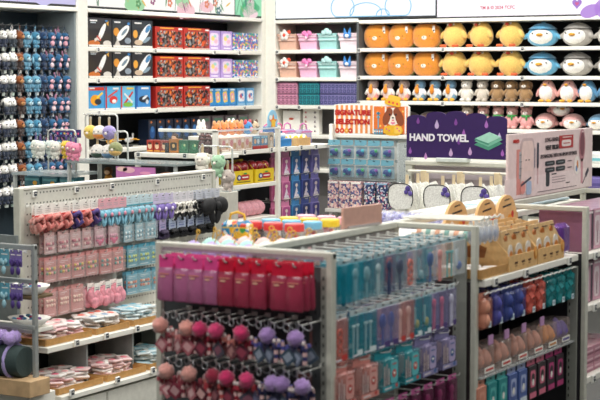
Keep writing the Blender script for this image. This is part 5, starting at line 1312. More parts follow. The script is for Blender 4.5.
def fill(kinds, x, y, z, lx, ly, n, ds, grp, hmax=.055):
    for i in range(n):
        lay = i//6
        u = -.5+((i % 3)+.5)/3; v = -.5+((i//3 % 2)+.5)/2
        random.choice(kinds).put((x+v*lx*.72+random.uniform(-.01, .01), y+u*ly*.8+random.uniform(-.015, .015), z+.006+.015*lay),
            0, check(ds), grp, rot=(random.uniform(-.08, .08), random.uniform(-.1, .1), random.uniform(0, 6.28)))
TR_ = [(-4.755, 5.79, .496, .22, .35, PKP, 'pink', 'upper kraft tray nearest the end rack'), (-4.755, 6.13, .496, .22, .27, PKW, 'white and orange', 'second upper kraft tray under the pegboard'), (-4.755, 6.43, .496, .22, .27, PKB, 'pale blue', 'third upper kraft tray under the pegboard'),
       (-4.71, 5.78, .276, .28, .34, PKP, 'pink', 'lower kraft tray nearest the end rack'), (-4.71, 6.14, .276, .28, .32, PKP[:2], 'rose', 'second lower kraft tray above the drawers'), (-4.71, 6.48, .276, .28, .3, PKB, 'pale blue', 'third lower kraft tray above the drawers')]
for x, y, z, lx, ly, ks, c, wh in TR_:
    tray(lx, ly).put((x, y, z), 0, check('shallow ' + wh.replace('tray', 'card tray')))
    fill(ks, x, y, z, lx, ly, 30, '%s hair accessory packet heaped in the %s' % (c, wh), 'packets in the '+wh)

# ---- end rack goods
def charm_card(c, c2, w=.052):
    b = MB(); b.box((0, 0, -.03), (w, .0014, .075), M(c, .45)); b.dec('o', 0, 0, .012, .004, INK, y=-.0008); b.dec('r', 0, -.014, w*.7, .004, PAPER, y=-.0008)
    a = MB()
    for i in range(3): a.ball((-w*.25+w*.25*i, -.008, -.045-.01*(i % 2)), (.008, .007, .014), M(c2, .4), 8, 6)
    a.ball((0, -.008, -.085), (.012, .008, .02), M(c2, .4), 8, 6)
    return Kind('charm_card', 'charm pack', b, [('charms', a)])
CC1, CC2 = charm_card('#5f9fb4', '#9cc8d4'), charm_card('#7a6aa8', '#4f3a80', .034)
for j, z in enumerate((.958, .805)):
    for i, (k, x, ds) in enumerate([(CC1, -4.8, 'blue'), (CC1, -4.755, 'blue'), (CC1, -4.705, 'blue'), (CC2, -4.655, 'violet'), (CC2, -4.62, 'violet')]):
        er.inst('peg_hook', hook_mesh(.05), (x, 5.455, z), 0)
        k.put((x, 5.41, z), 0, check('%s charm pack, %s on the %s bar of the end rack' % (ds, nth(i, 5), ('upper', 'lower')[j])), 'charm packs on the end rack')
dish = MB(); dish.loft([[(r*1.25*math.cos(2*PI*i/16), r*math.sin(2*PI*i/16), z) for i in range(16)] for r, z in ((.05, 0), (.085, .04), (.083, .04), (.05, .005))], PAPER, True, None, True)
bits = MB(); rr = random.Random(4)
for i in range(16): bits.ball((rr.uniform(-.06, .06), rr.uniform(-.05, .05), .03+rr.uniform(0, .012)), (.014, .01, .007), M(rr.choice(['#d96a3a', '#b83a5a', '#3f7a9a', '#e2c6b0', '#6a4a8a']), .5), 7, 5)
DK = Kind('paper_dish', 'dish', dish, [('trinkets', bits)])
DK.put((-4.68, 5.545, .751), 0, check('white paper dish of trinkets on the upper end rack shelf'), 'paper dishes')
DK.put((-4.68, 5.545, .601), .1, check('white paper dish of trinkets on the lower end rack shelf'), 'paper dishes')
wbk = MB(); wbk.bx(-.33, .33, -.07, .07, 0, .075, M('#c2a27a', .6, var=.22, scale=14), .003)
Kind('wooden_block', 'block', wbk).put((-4.855, 5.43, .311), 0, check('pale wooden block under the dark headband roll'))
rl = MB(); rl.lathe([(.066, 0), (.071, .004), (.071, .46), (.066, .464)], M('#2f3f3e', .85, bump=.3, scale=90), 28, (0, 0, 0), T=RY(R(90)))
Kind('display_roll', 'display roll', rl).put((-5.072, 5.43, .458), 0, check('dark green padded roll wearing lilac headbands'))
hbm = MB(); hbm.ring((0, 0, 0), .0765, .008, FUZZ('#a596cc'), 'X', 22, 6)
pm = []
for s in (-1, 1): q = MB(); q.ball((0, -.034+.04*(s > 0), .106), (.031, .031, .031), FUZZ('#b39ad6'), 14, 10, fn=lambda p: tuple(c*(1+.1*math.sin(9*p[0]+7*p[1]+11*p[2])) for c in p)); pm.append(('pompom', q))
HBK = Kind('pompom_headband', 'headband', hbm, pm)
for i, x in enumerate((-4.675, -4.745, -4.815, -4.885)): HBK.put((x, 5.43, .458), 0, check('lilac headband with pompoms on the dark roll, %s' % ('nearest the roll end', 'second from the roll end', 'third from the roll end', 'fourth from the roll end')[i]), 'lilac headbands')
# ================================================================== FRONT GONDOLA: END PANEL
def beauty_pouch(hc, c, c2):
    body = CLR(c, .82, .25)
    inner = MB(); inner.box((0, 0, -.085), (.034, .008, .09), M(c2, .5), bev=.003); inner.dec('r', 0, -.06, .03, .012, M('#e3a08c', .4), y=-.0041); inner.dec('r', -.004, -.044, .026, .008, M('#f0c9a8', .4), y=-.0041)
    return hang_card('beauty_pouch', 'pouch', .054, .138, .024, .03, hc, body, (('r', 0, .82, .7, .03, '#d98a7a'), ('e', -.1, .74, .4, .05, '#e9b49a'), ('r', .1, .06, .5, .02, c2)), 'pouch', .004, ('contents', inner), taper=-.12)
PPK, PRD = beauty_pouch('#d8478a', '#b86a94', '#8c4a70'), beauty_pouch('#c01234', '#a83a54', '#7c2238')
for i, x in enumerate(END_X):
    pink = i < 4
    for d in range(3):
        (PPK if pink else PRD).put((x+random.uniform(-.003, .003)+.002*d, 4.115+.032*d, 1.163), random.uniform(-.08, .08),
            check('%s beauty pouch on the %s hook of the end panel top row, %s in line' % ('pink' if pink else 'red', ORD[i], ('front', 'second', 'third')[d])), 'beauty pouches on the end panel')
def pom_charm(pc, tc, card, cc, tube2=True, flip=1, pom=True):
    """Keychain: ring, pompom, striped lip-balm tubes, a little card; origin at the hook."""
    rg = MB(); rg.ring((0, 0, -.008), .012, .0018, SILVER, 'Y', 14, 5)
    pp = MB(); pp.ball((-.008*flip, -.016, -.036), .0255, FUZZ(pc), 16, 12, fn=lambda p: tuple(c*(1+.09*math.sin(17*p[0]+3)+.09*math.sin(19*p[2]+5*p[1])) for c in p))
    t = MB(); t.lathe([(.0075, 0), (.0075, .055), (.006, .058), (.006, .066), (.003, .07)], STRIPE(tc, '#caa6a4', 12, 'Z', .35), 10, (.016*flip, .002, -.118))
    t2 = MB(); t2.lathe([(.0075, 0), (.0075, .055), (.005, .06)], M(tc, .35), 10, (.0*flip, .006, -.122))
    bd = MB(); bd.ball((.022*flip, -.01, -.05), (.0065, .005, .0075), M('#d6c8c6', .5), 8, 6); bd.box((.022*flip, -.01, -.064), (.012, .006, .014), M(tc, .4), bev=.002)
    cd = MB(); T = TR(-.01*flip, -.008, -.098) @ RY(R(38*flip)); cd.box((0, 0, 0), (.042, .0014, .044), M(card, .45), T); cd.add([(-.014, -.0012, -.012), (.014, -.0012, -.012), (.014, -.0012, .012), (-.014, -.0012, .012)], [(0, 1, 2, 3)], M(cc, .45), False, T)
    pts = [('split_ring', rg)]+([('pompom', pp)] if pom else [])+[('balm_tube', t), ('bead_figure', bd), ('card', cd)]
    if tube2: pts.append(('balm_tube', t2))
    return Kind('pompom_keychain' if pom else 'balm_keychain', 'keychain', None, pts)
KP = [pom_charm('#d9958a', '#8f3f4a', '#a8606a', '#c99a9c'), pom_charm('#d99a90', '#a84a52', '#b06a72', '#d8b0b0', flip=-1)]
KM = [pom_charm('#c42a62', '#9a2a3c', '#5a2a38', '#8a3a4c'), pom_charm('#c8346a', '#a83040', '#44404e', '#7a4a5a', flip=-1), pom_charm('#8f1f3a', '#b04a4a', '#6a3a44', '#8c5a60')]
KL = [pom_charm('#9c7cb8', '#3a3a6a', '#5a6478', '#8a94a8'), pom_charm('#a484c0', '#2f2f54', '#4a4a66', '#7a7a98', flip=-1)]
BALM = {'peach': [pom_charm('#d9958a', '#8f3f4a', '#7a3040', '#b08a8c', pom=False), pom_charm('#d9958a', '#c07a78', '#9a5a62', '#c9a8a8', flip=-1, pom=False)], 'magenta': [pom_charm('#c42a62', '#b0404a', '#5a2a34', '#c9a09c', pom=False), pom_charm('#c42a62', '#c87a72', '#6a3a40', '#a87a78', flip=-1, pom=False)], 'lilac': [pom_charm('#9c7cb8', '#2c2c50', '#4a4a62', '#6a6a88', pom=False), pom_charm('#9c7cb8', '#54549a', '#3a4a5a', '#8a94a4', flip=-1, pom=False)]}
for j, z in enumerate((.985, .838)):
    for i, x in enumerate(ROW2_X):
        grp, nm = (KP, 'peach') if i < 3 else (KM, 'magenta') if i < 7 else (KL, 'lilac')
        for d in range(2):
            pom = d == 0 and i in ((0, 2, 3, 4, 6, 8, 10), (0, 2, 4, 5, 6, 8, 9, 10))[j]
            kk = (grp if pom else BALM[nm])
            kk[(i+j+d) % len(kk)].put((x, 4.112+.045*d, z-.003), random.uniform(-.5, .5), check(('%s pompom' if pom else '%s-toned balm tube')%nm + ' keychain on hook %s of the %s keychain row, %s' % (ORD[i], ('upper', 'lower')[j], ('in front', 'behind')[d])), 'pompom keychains on the end panel')

# ================================================================== FRONT GONDOLA: SIDE, NEAR BAY
def tool_bag(c, alpha, inner_c, w=.072, h=.132, kind='comb', strip='#9fc0c8', label=None):
    b = MB(); I = M(inner_c, .4)
    if kind == 'comb':
        b.box((0, 0, -.09), (.014, .006, .1), I, bev=.003); b.ball((0, 0, -.045), (.016, .006, .018), I, 8, 6)
    elif kind == 'razor':
        for s in (-1, 1): b.box((s*.015, 0, -.09), (.007, .005, .09), I, bev=.002); b.box((s*.015, 0, -.044), (.022, .006, .01), I, bev=.002)
    elif kind == 'dot':
        b.ball((.004, 0, -.1), (.016, .006, .016), I, 10, 7); b.box((-.012, 0, -.07), (.012, .004, .06), M('#c9d4d8', .4), bev=.002)
    elif kind == 'curler':
        for q in range(3): b.ring((0, 0, -.055-.028*q), .014, .005, I, 'Y', 12, 5)
    elif kind == 'brush':
        b.ball((0, 0, -.055), (.02, .007, .026), I, 10, 8); b.box((0, 0, -.105), (.009, .006, .06), I, bev=.002)
    hd = []
    if label: hd += [('o', .2, .1, .44, .13, label), ('r', -.2, .06, .4, .04, '#e4dfe6')]
    return hang_card('beauty_tool_pack', 'beauty tool pack', w, h, .014, .007, M(strip, .4), CLR(c, alpha*.62), hd, 'film_bag', .003, ('contents', b))
T1 = [tool_bag('#1590a6', .95, '#0f6076'), tool_bag('#2396aa', .8, '#d2e4e6'), tool_bag('#2a8fa0', .7, '#bcd4d8', kind='brush'), tool_bag('#5f9aa8', .55, '#d8e2e2'), tool_bag('#3a4f7c', .6, '#26365e'), tool_bag('#7f8a98', .45, '#3a4668', kind='brush'), tool_bag('#d9c4c0', .42, '#cf5440', kind='curler'), tool_bag('#2a8fa4', .66, '#d2e4e4', kind='dot'), tool_bag('#8fa4bc', .45, '#24559a', kind='brush'), tool_bag('#dcc8c8', .42, '#d88a84'), tool_bag('#d6e2e2', .35, '#2f9a9a', kind='razor'), tool_bag('#dbe2e6', .35, '#2458a8', kind='dot')]
T1N = ['teal', 'teal and white', 'teal brush', 'pale teal', 'navy', 'grey and navy', 'clear with coral curlers', 'teal with white dot', 'clear with blue brush', 'pale pink', 'clear with teal razors', 'clear with blue dot']
for i, y in enumerate(BAY1[1.16]):
    for d in range(3):
        T1[i].put((-2.365-.08*d, y, 1.16), R(90)+random.uniform(-.12, .12), check('%s beauty tool bag, %s along the top side row, %s on its hook' % (T1N[i], ORD[i], ORD[d])), 'beauty tool bags in the top side row')
D2 = [('#d88a80', .6, '#c9503c', 'curler', '#c4403a', 'coral'), ('#2a97a6', .62, '#dfe9ea', 'razor', '#d9e6e8', 'teal razor'), ('#2a97a6', .62, '#dfe9ea', 'razor', '#d9e6e8', 'second teal razor'), ('#8f90c0', .5, '#2f4f9a', 'brush', '#4f3f7a', 'lilac blue'), ('#9a98c6', .5, '#2f4f9a', 'brush', '#4f3f7a', 'second lilac blue'), ('#d99a94', .55, '#e9d2cc', 'comb', '#c4403a', 'rose'), ('#d08880', .6, '#e9d2cc', 'comb', '#c4403a', 'second rose'), ('#2a97a6', .66, '#e2b83a', 'dot', '#d9e6e8', 'teal and yellow'), ('#2f9cab', .66, '#e2b83a', 'dot', '#d9e6e8', 'second teal and yellow'), ('#9a98c6', .5, '#d2506a', 'comb', '#4f3f7a', 'lilac and red'), ('#a09ecb', .5, '#d2506a', 'comb', '#4f3f7a', 'second lilac and red'), ('#a8a6cf', .5, '#e0e0ea', 'comb', '#4f3f7a', 'pale lilac')]
for i, (y, q) in enumerate(zip(BAY1[.99], D2)):
    k = tool_bag(q[0], q[1], q[2], w=.092 if i < 5 else .066, h=.145, kind=q[3], strip='#b9c9cc', label=q[4])
    for d in range(3): k.put((-2.365-.08*d, y, .99), R(90)+random.uniform(-.08, .08), check('%s tool pack in the second side row, %s on its hook' % (q[5], ORD[d])), 'tool packs in the second side row')
def set_box(c, c2, lab):
    b = MB(); 
    inner = MB(); inner.box((.026, -.006, -.052), (.044, .02, .07), M(c2, .5), bev=.008); 
    for q in range(3): inner.box((-.034+.014*q, 0, -.062), (.006, .008, .075-.012*q), M('#c9b4b0', .4), bev=.002)
    return hang_card('tool_set_pack', 'tool set', .125, .125, .06, .016, M(c, .4), CLR(c, .4), (('o', .2, .56, .42, .72, c2), ('e', .2, .5, .24, .26, lab), ('h', .2, .5, .12, .12, PAPER), ('r', .2, .8, .24, .035, lab), ('r', -.38, .5, .05, .6, '#cdbab6'), ('r', -.26, .54, .05, .66, '#b9a4a4'), ('r', -.14, .46, .05, .5, '#d8c8c4'), ('r', 0, .1, .96, .16, c), ('e', .3, .12, .16, .13, lab), ('r', -.2, .1, .4, .04, '#e8dcdc')), 'box', .003, ('contents', inner))
S3 = [(set_box('#d8938a', '#dfa29a', '#b83a36'), 'coral'), (set_box('#d8938a', '#e0a8a0', '#b83a36'), 'coral'), (set_box('#2a9aa6', '#5fbcc2', '#c44a44'), 'teal'), (set_box('#2a9aa6', '#5fbcc2', '#c44a44'), 'teal'), (set_box('#8a86b0', '#b3a6cc', '#2f5a94'), 'lilac'), (set_box('#8a86b0', '#b3a6cc', '#2f5a94'), 'lilac')]
for i, (y, (k, ds)) in enumerate(zip(BAY1[.825], S3)):
    for d in range(2):
        k.put((-2.38-.09*d, y+.02, .825), R(90), check('%s tool set pack with soft case, %s in the third side row, %s' % (ds, nth(i, 6), ('in front', 'behind')[d])), 'tool set packs')
K4 = tool_bag('#7a2a58', .75, '#b03a7a', w=.07, h=.12, kind='comb', strip='#c25a98')
for i, y in enumerate(BAY1[.655]): K4.put((-2.37, y, .655), R(90), check('plum beauty pack with magenta strip, %s in the lowest side row' % nth(i, 9)), 'plum packs low on the gondola')

# ================================================================== FRONT GONDOLA: SIDE, SECOND BAY
roll = MB(); n_ = 11
for i in range(n_):
    c = ('#d9a58a', '#e9e4da', '#7fa8a0', '#e6e2d8')[i % 4]
    roll.lathe([(.02, 0), (.023, .003), (.023, .016), (.02, .019)], M(c, .7), 14, (0, 0, .0195*i), T=RY(R(90)))
rlk = Kind('striped_tape_roll', 'striped roll', roll)
for j, (y, z) in enumerate(((5.4, 1.145), (5.46, 1.145))): rlk.put((-2.63, y, z), 0, check('long striped roll of peach and sage discs on bay rods, %s one' % ('nearer', 'farther')[j]), 'striped rolls')
gd.part('roll_rod', MB().tube([(-2.66, 5.4, 1.145), (-2.36, 5.4, 1.145)], .006, WHITE, 6)); gd.part('roll_rod', MB().tube([(-2.66, 5.46, 1.145), (-2.36, 5.46, 1.145)], .006, WHITE, 6))
sv = MB(); sv.ball((0, 0, -.05), (.017, .01, .036), CLR('#d9dde2', .6), 10, 8); si = MB(); si.ball((0, 0, -.055), (.011, .006, .018), M('#5f78b0', .4), 8, 6); si.box((0, 0, -.012), (.02, .004, .022), PAPER)
svk = Kind('film_packet', 'packet', sv, [('contents', si)])
for k in range(4):
    for d in range(2): svk.put((-2.35-.034*d, 5.34+.05*k, 1.205), R(70), check('silvery film packet on the %s rod above the roll, %s' % (ORD[k], ('front', 'rear')[d])), 'silvery packets')
# kraft boxes
lt = tray(.26, .24, .035); 
lt.put((-2.43, 5.4, 1.001), R(90), check('low kraft tray of white soap discs in the second bay'))
db = MB(); db.lathe([(.03, 0), (.034, .004), (.034, .016), (.03, .02)], M('#e2dcd6', .5), 16)
dl = MB(); dl.lathe([(.0345, .006), (.0345, .013)], M('#b9a8c0', .5), 16)
dk = Kind('soap_disc', 'soap', db, [('band', dl)])
for i in range(9): dk.put((-2.36-.075*(i//3), 5.325+.074*(i % 3), 1.006), 0, check('white round soap disc lying in the low kraft tray'), 'soap discs')
def kraft_display():
    w, d, h = .285, .24, .125
    b = MB(); b.bx(-w/2, w/2, -d/2, d/2, 0, .005, KRAFT); b.bx(-w/2, w/2, -d/2, -d/2+.005, .005, .06, KRAFT); b.bx(-w/2, w/2, d/2-.005, d/2, .005, h+.03, KRAFT)
    for s in (-1, 1):
        L = [(-d/2+.005, .005), (d/2-.005, .005), (d/2-.005, h+.03), (-d/2+.06, h), (-d/2+.005, .07)]
        vs = [(s*w/2-.0025, y, z) for y, z in L]+[(s*w/2+.0025, y, z) for y, z in L]; n = 5
        b.add(vs, [tuple(range(n)), tuple(range(2*n-1, n-1, -1))]+[(i, (i+1) % n, n+(i+1) % n, n+i) for i in range(n)], KRAFT)
    p = MB(); y = -d/2-.0002
    for u in (-.07, 0, .065): p.dec('r', u, .03, .03, .008, M('#5a3a1c', .6), y=y); p.dec('r', u, .018, .02, .003, M('#8a6236', .6), y=y)
    p.dec('e', .125, .05, .034, .05, M('#c9842e', .6), y=y, t=.002); p.dec('e', .125, .052, .02, .03, M('#e0ac62', .6), y=y-.0021)
    q = MB(); q.add([(-w/2-.0032, -.02, .05), (-w/2-.0032, .06, .05), (-w/2-.0032, .08, .08), (-w/2-.0032, .02, .105), (-w/2-.0032, -.03, .09)], [(4, 3, 2, 1, 0)], M('#8a5224', .6))
    return Kind('kraft_display_box', 'display box', b, [('printed_front', p), ('printed_side', q)])
kd_ = kraft_display()
def kraft_pouch():
    b = MB(); c = M('#c2a070', .75, var=.12, bump=.4, scale=40)
    def lp(w, d, z): return [(-w+.006, -d, z), (w-.006, -d, z), (w, 0, z), (w-.006, d, z), (-w+.006, d, z), (-w, 0, z)]
    b.loft([lp(.036, .02, 0), (lp(.04, .026, .03)), lp(.04, .022, .08), lp(.038, .006, .11), lp(.038, .003, .128)], c, True)
    a = MB(); a.dec('e', 0, .055, .046, .056, M('#d8d2c8', .4), y=-.0235, t=.003); a.dec('e', .004, .045, .032, .034, M('#c27a2e', .5), y=-.0268); a.dec('e', -.012, .1, .028, .026, M('#a85f1e', .5), y=-.0105, t=.004); a.dec('r', .01, .116, .04, .004, M('#4a2f16', .5), y=-.009, t=.003)
    return Kind('kraft_pouch', 'pouch', grow(b, 1.14), [('window_print', grow(a, 1.14))])
kp_ = kraft_pouch()
for j, y in enumerate((5.66, 5.955)):
    kd_.put((-2.425, y, 1.001), R(90), check('kraft counter display box filled with pouches, %s of two in the second bay' % ('nearer', 'farther')[j]), 'kraft display boxes')
    for r_ in range(3):
        for c_ in range(3): kp_.put((-2.352-.068*r_, y-.091+.091*c_, 1.007), R(90)+random.uniform(-.12, .12), check('kraft pouch with round window in the %s kraft display box, row %d, %s' % (('nearer', 'farther')[j], r_+1, ('near end', 'middle', 'far end')[c_])), 'kraft pouches')
def arch_card():
    b = MB(); w = .245; p = [(-w/2, 0), (w/2, 0), (w/2, .16)]+[(w/2*math.cos(PI*i/10)*(.86 if i in (0, 10) else .8), .17+.075*math.sin(PI*i/10)) for i in range(11)]+[(-w/2, .16)]
    b.poly(p, -.006, .006, M('#dcb078', .7, var=.1)); a = MB()
    a.dec('r', 0, .2, .09, .007, INK, y=-.0062, rot=.08); a.dec('r', 0, .225, .05, .005, INK, y=-.0062, rot=.08)
    for u, v, s, c in ((-.05, .13, .035, '#efe2d0'), (.03, .12, .04, '#e2922e'), (.06, .15, .02, '#c23a2a'), (-.02, .09, .05, '#d8812a'), (.05, .07, .04, '#ecd9b4')): a.dec('e', u, v+.01, s*1.35, s*1.6, M(c, .6), y=-.0062-.0004*int(40*s))
    return Kind('header_card', 'display card', b, [('print', a)])
ac = arch_card()
for i, (x, y, z) in enumerate(((-2.6, 5.5, 1.05), (-2.6, 5.72, 1.05), (-2.56, 5.68, 1.07), (-2.595, 6.02, 1.04))):
    pass
ad = Kind('card_riser', 'box', MB().box((0, 0, .03), (.7, .05, .06), KRAFT, bev=.002)); ad.put((-2.615, 5.86, 1.001), R(90), check('long kraft riser behind the kraft display boxes'))
for i, y in enumerate((5.62, 5.88, 6.12)): ac.put((-2.575+.014*(i % 2), y, (1.012, .985+.017, 1.002)[i]), R(90), check('arched kraft header card with dark lettering, %s of three behind the kraft boxes' % ('nearest', 'middle', 'farthest')[i]), 'arched kraft header cards')
vb = MB(); vb.box((0, 0, -.09), (.1, .05, .13), CLR('#6a4090', .7), bev=.016); vi = MB(); vi.ball((0, 0, -.09), (.03, .018, .05), M('#6a3aa0', .5), 8, 6)
for i, y in enumerate((6.165,)): Kind('purple_bag', 'packet', vb, [('contents', vi)]).put((-2.345-.06*i, y, 1.16), R(90), check('violet film bag standing beside the kraft boxes, by the bay post'), 'violet bags')
def sponge_bag(c, c2, alpha=.34, egg=True):
    i = MB()
    if egg:
        for q in range(2): i.lathe([(.004, -.03), (.022, -.02), (.027, 0), (.02, .02), (.004, .034)], M(c2, .7), 12, (0, 0, -.045-.05*q))
    else:
        rr = random.Random(len(c)*7+3)
        for q in range(9): i.box((0, 0, 0), (.03, .014, .022), M(c2, .7), TR(rr.uniform(-.03, .03), rr.uniform(-.008, .008), -.025-.01*q) @ RY(rr.uniform(-1, 1)) @ RX(rr.uniform(-.6, .6)))
    return hang_card('sponge_pack', 'sponge pack', .098, .125, .036, .014, M(c, .4), CLR(c, alpha), (('r', .18, .13, .26, .2, '#d9e6ea'), ('r', .18, .13, .14, .1, '#7a94a8')), 'film_bag', .006, ('sponges', i))
SB = [('#d08870', '#d99a80', 'peach'), ('#5a58a8', '#4a4a9c', 'violet blue'), ('#4a5aa0', '#3a4a94', 'blue'), ('#4f58a0', '#40509a', 'blue'), ('#c85a4c', '#d9685a', 'coral red'), ('#c85a4c', '#d96a5c', 'coral red'), ('#1f8f94', '#1a7f86', 'teal'), ('#1f8f94', '#1a8f94', 'teal'), ('#1f9094', '#1a8f94', 'teal')]
for i, (y, q) in enumerate(zip(BAY2[.935], SB)):
    k = sponge_bag(q[0], q[1], egg=i < 4)
    for d in range(2): k.put((-2.322-.06*d, y, .938), R(90)+random.uniform(-.06, .06), check('%s sponge bag under the kraft boxes, %s along, %s' % (q[2], ORD[i], ('in front', 'behind')[d])), 'sponge bags under the kraft boxes')
def egg_box(c, c2, lab):
    b = MB(); b.box((0, 0, .05), (.14, .09, .1), CLR('#d8c4bc', .25), bev=.004)
    e = [MB() for _ in range(3)]
    for m_, (x, y, z, r) in zip(e, ((-.036, -.018, .05, .03), (.034, -.018, .048, .03), (0, -.004, .066, .026))): m_.lathe([(.004, -r*1.1), (r*.8, -r*.7), (r, -.1*r), (r*.8, r*.6), (r*.4, r*1.15), (.003, r*1.35)], M(c, .75), 14, (x, y, z))
    a = MB(); a.dec('r', .02, .014, .09, .022, PAPER, y=-.0455); a.dec('r', .02, .014, .07, .008, M(lab, .4), y=-.0464)
    return Kind('beauty_sponge_box', 'sponge box', b, [('sponge', q) for q in e]+[('label_strip', a)])
EB = egg_box('#cf9480', '#c98a74', '#c2403a'); EO = egg_box('#d8925a', '#cf8a4a', '#c2803a'); EV = egg_box('#6a58a8', '#5a4a98', '#5a4a98')
for i, (k, y, ds) in enumerate([(EB, 5.365, 'peach'), (EB, 5.53, 'peach'), (EB, 5.695, 'peach'), (EB, 5.86, 'peach'), (EO, 6.015, 'orange'), (EV, 6.165, 'violet')]):
    k.put((-2.37, y, .635), R(90), check('%s make-up sponge box with clear lid, %s in the sponge box row' % (ds, ORD[i]+' along')), 'make-up sponge boxes')
B4 = [('#cf8a74', '#d99a84', 'peach'), ('#1f8a8c', '#58b4b0', 'teal'), ('#1f8a8c', '#58b4b0', 'teal'), ('#4a62a0', '#a8b4d8', 'blue'), ('#4a62a0', '#a8b4d8', 'blue'), ('#2a2228', '#d8708a', 'black and pink'), ('#2a2228', '#d8708a', 'black and pink'), ('#2a1a26', '#b83a78', 'black and magenta'), ('#2a1a26', '#b83a78', 'black and magenta')]
for i, (y, q) in enumerate(zip(BAY2[.62], B4)):
    k = hang_card('blister_card', 'blister card', .085, .15, .02, .014, q[1], M(q[0], .35), (('o', 0, .6, .6, .5, q[1]), ('e', 0, .62, .4, .3, q[0]), ('e', 0, .5, .26, .2, PAPER), ('r', 0, .12, .8, .16, q[1] if i > 4 else '#d4dfe6')), 'blister')
    k.put((-2.33, y, .61), R(90), check('%s blister card in the lowest row of the second bay, %s' % (q[2], nth(i, 9))), 'blister cards low in the second bay')

# ================================================================== FRONT GONDOLA: THIRD BAY
pinkbox = box_kind('brush_box', .125, .2, .175, '#8a5a74', [('r', 0, .5, .97, .98, '#cf9db0'), ('o', -.14, .46, .5, .74, '#e6d6da'), ('e', -.14, .56, .3, .3, '#c9a8b0'), ('r', -.14, .3, .08, .3, '#a8808c'), ('r', .36, .5, .16, .96, '#4a3a48'), ('r', 0, .93, .8, .05, '#efdfe2')])  # plum base colour paints shade onto the sides; front print stays pale
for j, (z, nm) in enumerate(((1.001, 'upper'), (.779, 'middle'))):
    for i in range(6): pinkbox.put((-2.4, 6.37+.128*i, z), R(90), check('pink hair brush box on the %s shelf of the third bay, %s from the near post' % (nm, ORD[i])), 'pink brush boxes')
flat = box_kind('flat_box', .15, .2, .036, '#c68a9c', [('r', 0, .5, .9, .2, '#e2bcc6'), ('r', 0, .2, .96, .1, '#8a4a60')])
for i in range(3):
    for s in range(3): flat.put((-2.4, 6.385+.156*i, .471+.037*s), R(90), check('flat pink box, %s of a stack of three on the low shelf, %s stack' % (('bottom', 'middle', 'top')[s], ('nearest', 'second', 'third')[i])), 'flat pink boxes')
tealp = box_kind('tall_teal_box', .1, .04, .24, '#1f6a72', [('r', 0, .5, .7, .8, '#2a7f86')])
for i in range(6): tealp.put((-2.56, 6.36+.11*i, .471), R(90), check('tall teal box behind the flat pink stacks, %s from the near post' % ORD[i]), 'tall teal boxes')
lbp = packet('#bcd6e2', '#8fbcd0', .12, .15)
for i in range(10): lbp.put((-2.77-.15*(i % 2), 6.55+.15*(i//2), 1.148), random.uniform(-.2, .2), check('pale blue packet lying flat on the shelf behind the pink advert board, %s' % ORD[i]), 'pale blue packets')

# ================================================================== FRONT GONDOLA: TOP OF THE LEFT HALF
def jar(lid):
    b = MB(); b.lathe([(.03, 0), (.034, .006), (.034, .07), (.03, .078)], CLR('#dfe4e6', .14), 16)
    c = MB(); rr = random.Random(3)
    for i in range(14): c.ball((rr.uniform(-.02, .02), rr.uniform(-.02, .02), .012+.055*rr.random()), .0085, M(rr.choice(['#c9302c', '#d8a03a', '#7a86c0', '#c98a94', '#8a6a4a']), .5), 7, 5)
    l = MB(); l.lathe([(.0, .078), (.036, .078), (.037, .082), (.037, .102), (.034, .106), (.0, .106)], M(lid, .4), 20, caps=False)
    return Kind('lidded_jar', 'jar', b, [('contents', c), ('lid', l)])
JC = [('#cf3a3a', 'red'), ('#6fb4d6', 'sky blue'), ('#e6c42a', 'yellow'), ('#eaa9b8', 'pink')]
for j, (c, ds) in enumerate(JC):
    k = jar(c)
    for i, x in enumerate((-3.085, -2.995, -2.905)):
        k.put((x+.012*j, 4.93+.112*j, 1.101), 0, check('jar with %s lid, %s of three in its row on the gondola top' % (ds, nth(i, 3).replace(' from the left', ''))), 'lidded jars')
def pot(c):
    b = MB(); b.lathe([(.024, 0), (.034, .045), (.036, .06), (.03, .07), (.018, .082), (.004, .088)], M(c, .55, var=.1), 16)
    s = MB(); s.tube([(.008, 0, .07), (.018, 0, .1), (.024, 0, .112)], .0022, M('#e0ae3a', .35), 6); s.ring((.028, 0, .119), .008, .0022, M('#e0ae3a', .35), 'Y', 12, 5)
    return Kind('dessert_pot', 'dessert pot', b, [('spoon', s)])
PC = [('#b09ad6', 'lilac'), ('#a9d8cf', 'mint'), ('#eec0bd', 'pink')]
for j, (c, ds) in enumerate(PC):
    k = pot(c)
    for i in range(5):
        k.put((-2.99+.075*i, 4.4+.105*j, 1.101), random.uniform(-.6, 1.2), check('%s dessert-shaped pot with gold spoon, %s in its row' % (ds, nth(i, 5))), 'dessert pots on the gondola top')
lb = MB(); lb.box((0, 0, .06), (.115, .05, .12), PAT(['#2f86b8', '#e9b42a', '#2f86b8', '#3f9a4c', '#d8482c', '#2a78a8', '#e9e2d4'], 55), bev=.014)
lh = MB(); lh.tube([(-.03, 0, .12), (-.026, 0, .142), (0, 0, .15), (.026, 0, .142), (.03, 0, .12)], .005, M('#e2b02a', .5), 6); lz = MB(); lz.ring((0, -.0, .06), .0, .001, INK) if False else lz.dec('r', 0, .095, .1, .004, M('#e9c43a', .5), y=-.0255)
lbk = Kind('lunch_bag', 'bag', lb, [('handle', lh), ('zip', lz)])
lbk.put((-3.075, 4.81, 1.101), .2, check('blue and yellow printed lunch bag beside the red-lidded jars'))
bb = MB(); bb.box((0, 0, .03), (.08, .06, .06), CLR('#cfd2e6', .25), bev=.012); rr = random.Random(6); bc = MB()
for i in range(22): bc.ball((rr.uniform(-.03, .03), rr.uniform(-.022, .022), .012+.04*rr.random()), .009, M(rr.choice(['#8a86c8', '#a8a6dc', '#c4c2e8', '#7470b4']), .2, coat=.5), 8, 6)
bbk = Kind('bead_bag', 'bag of beads', bb, [('beads', bc)])
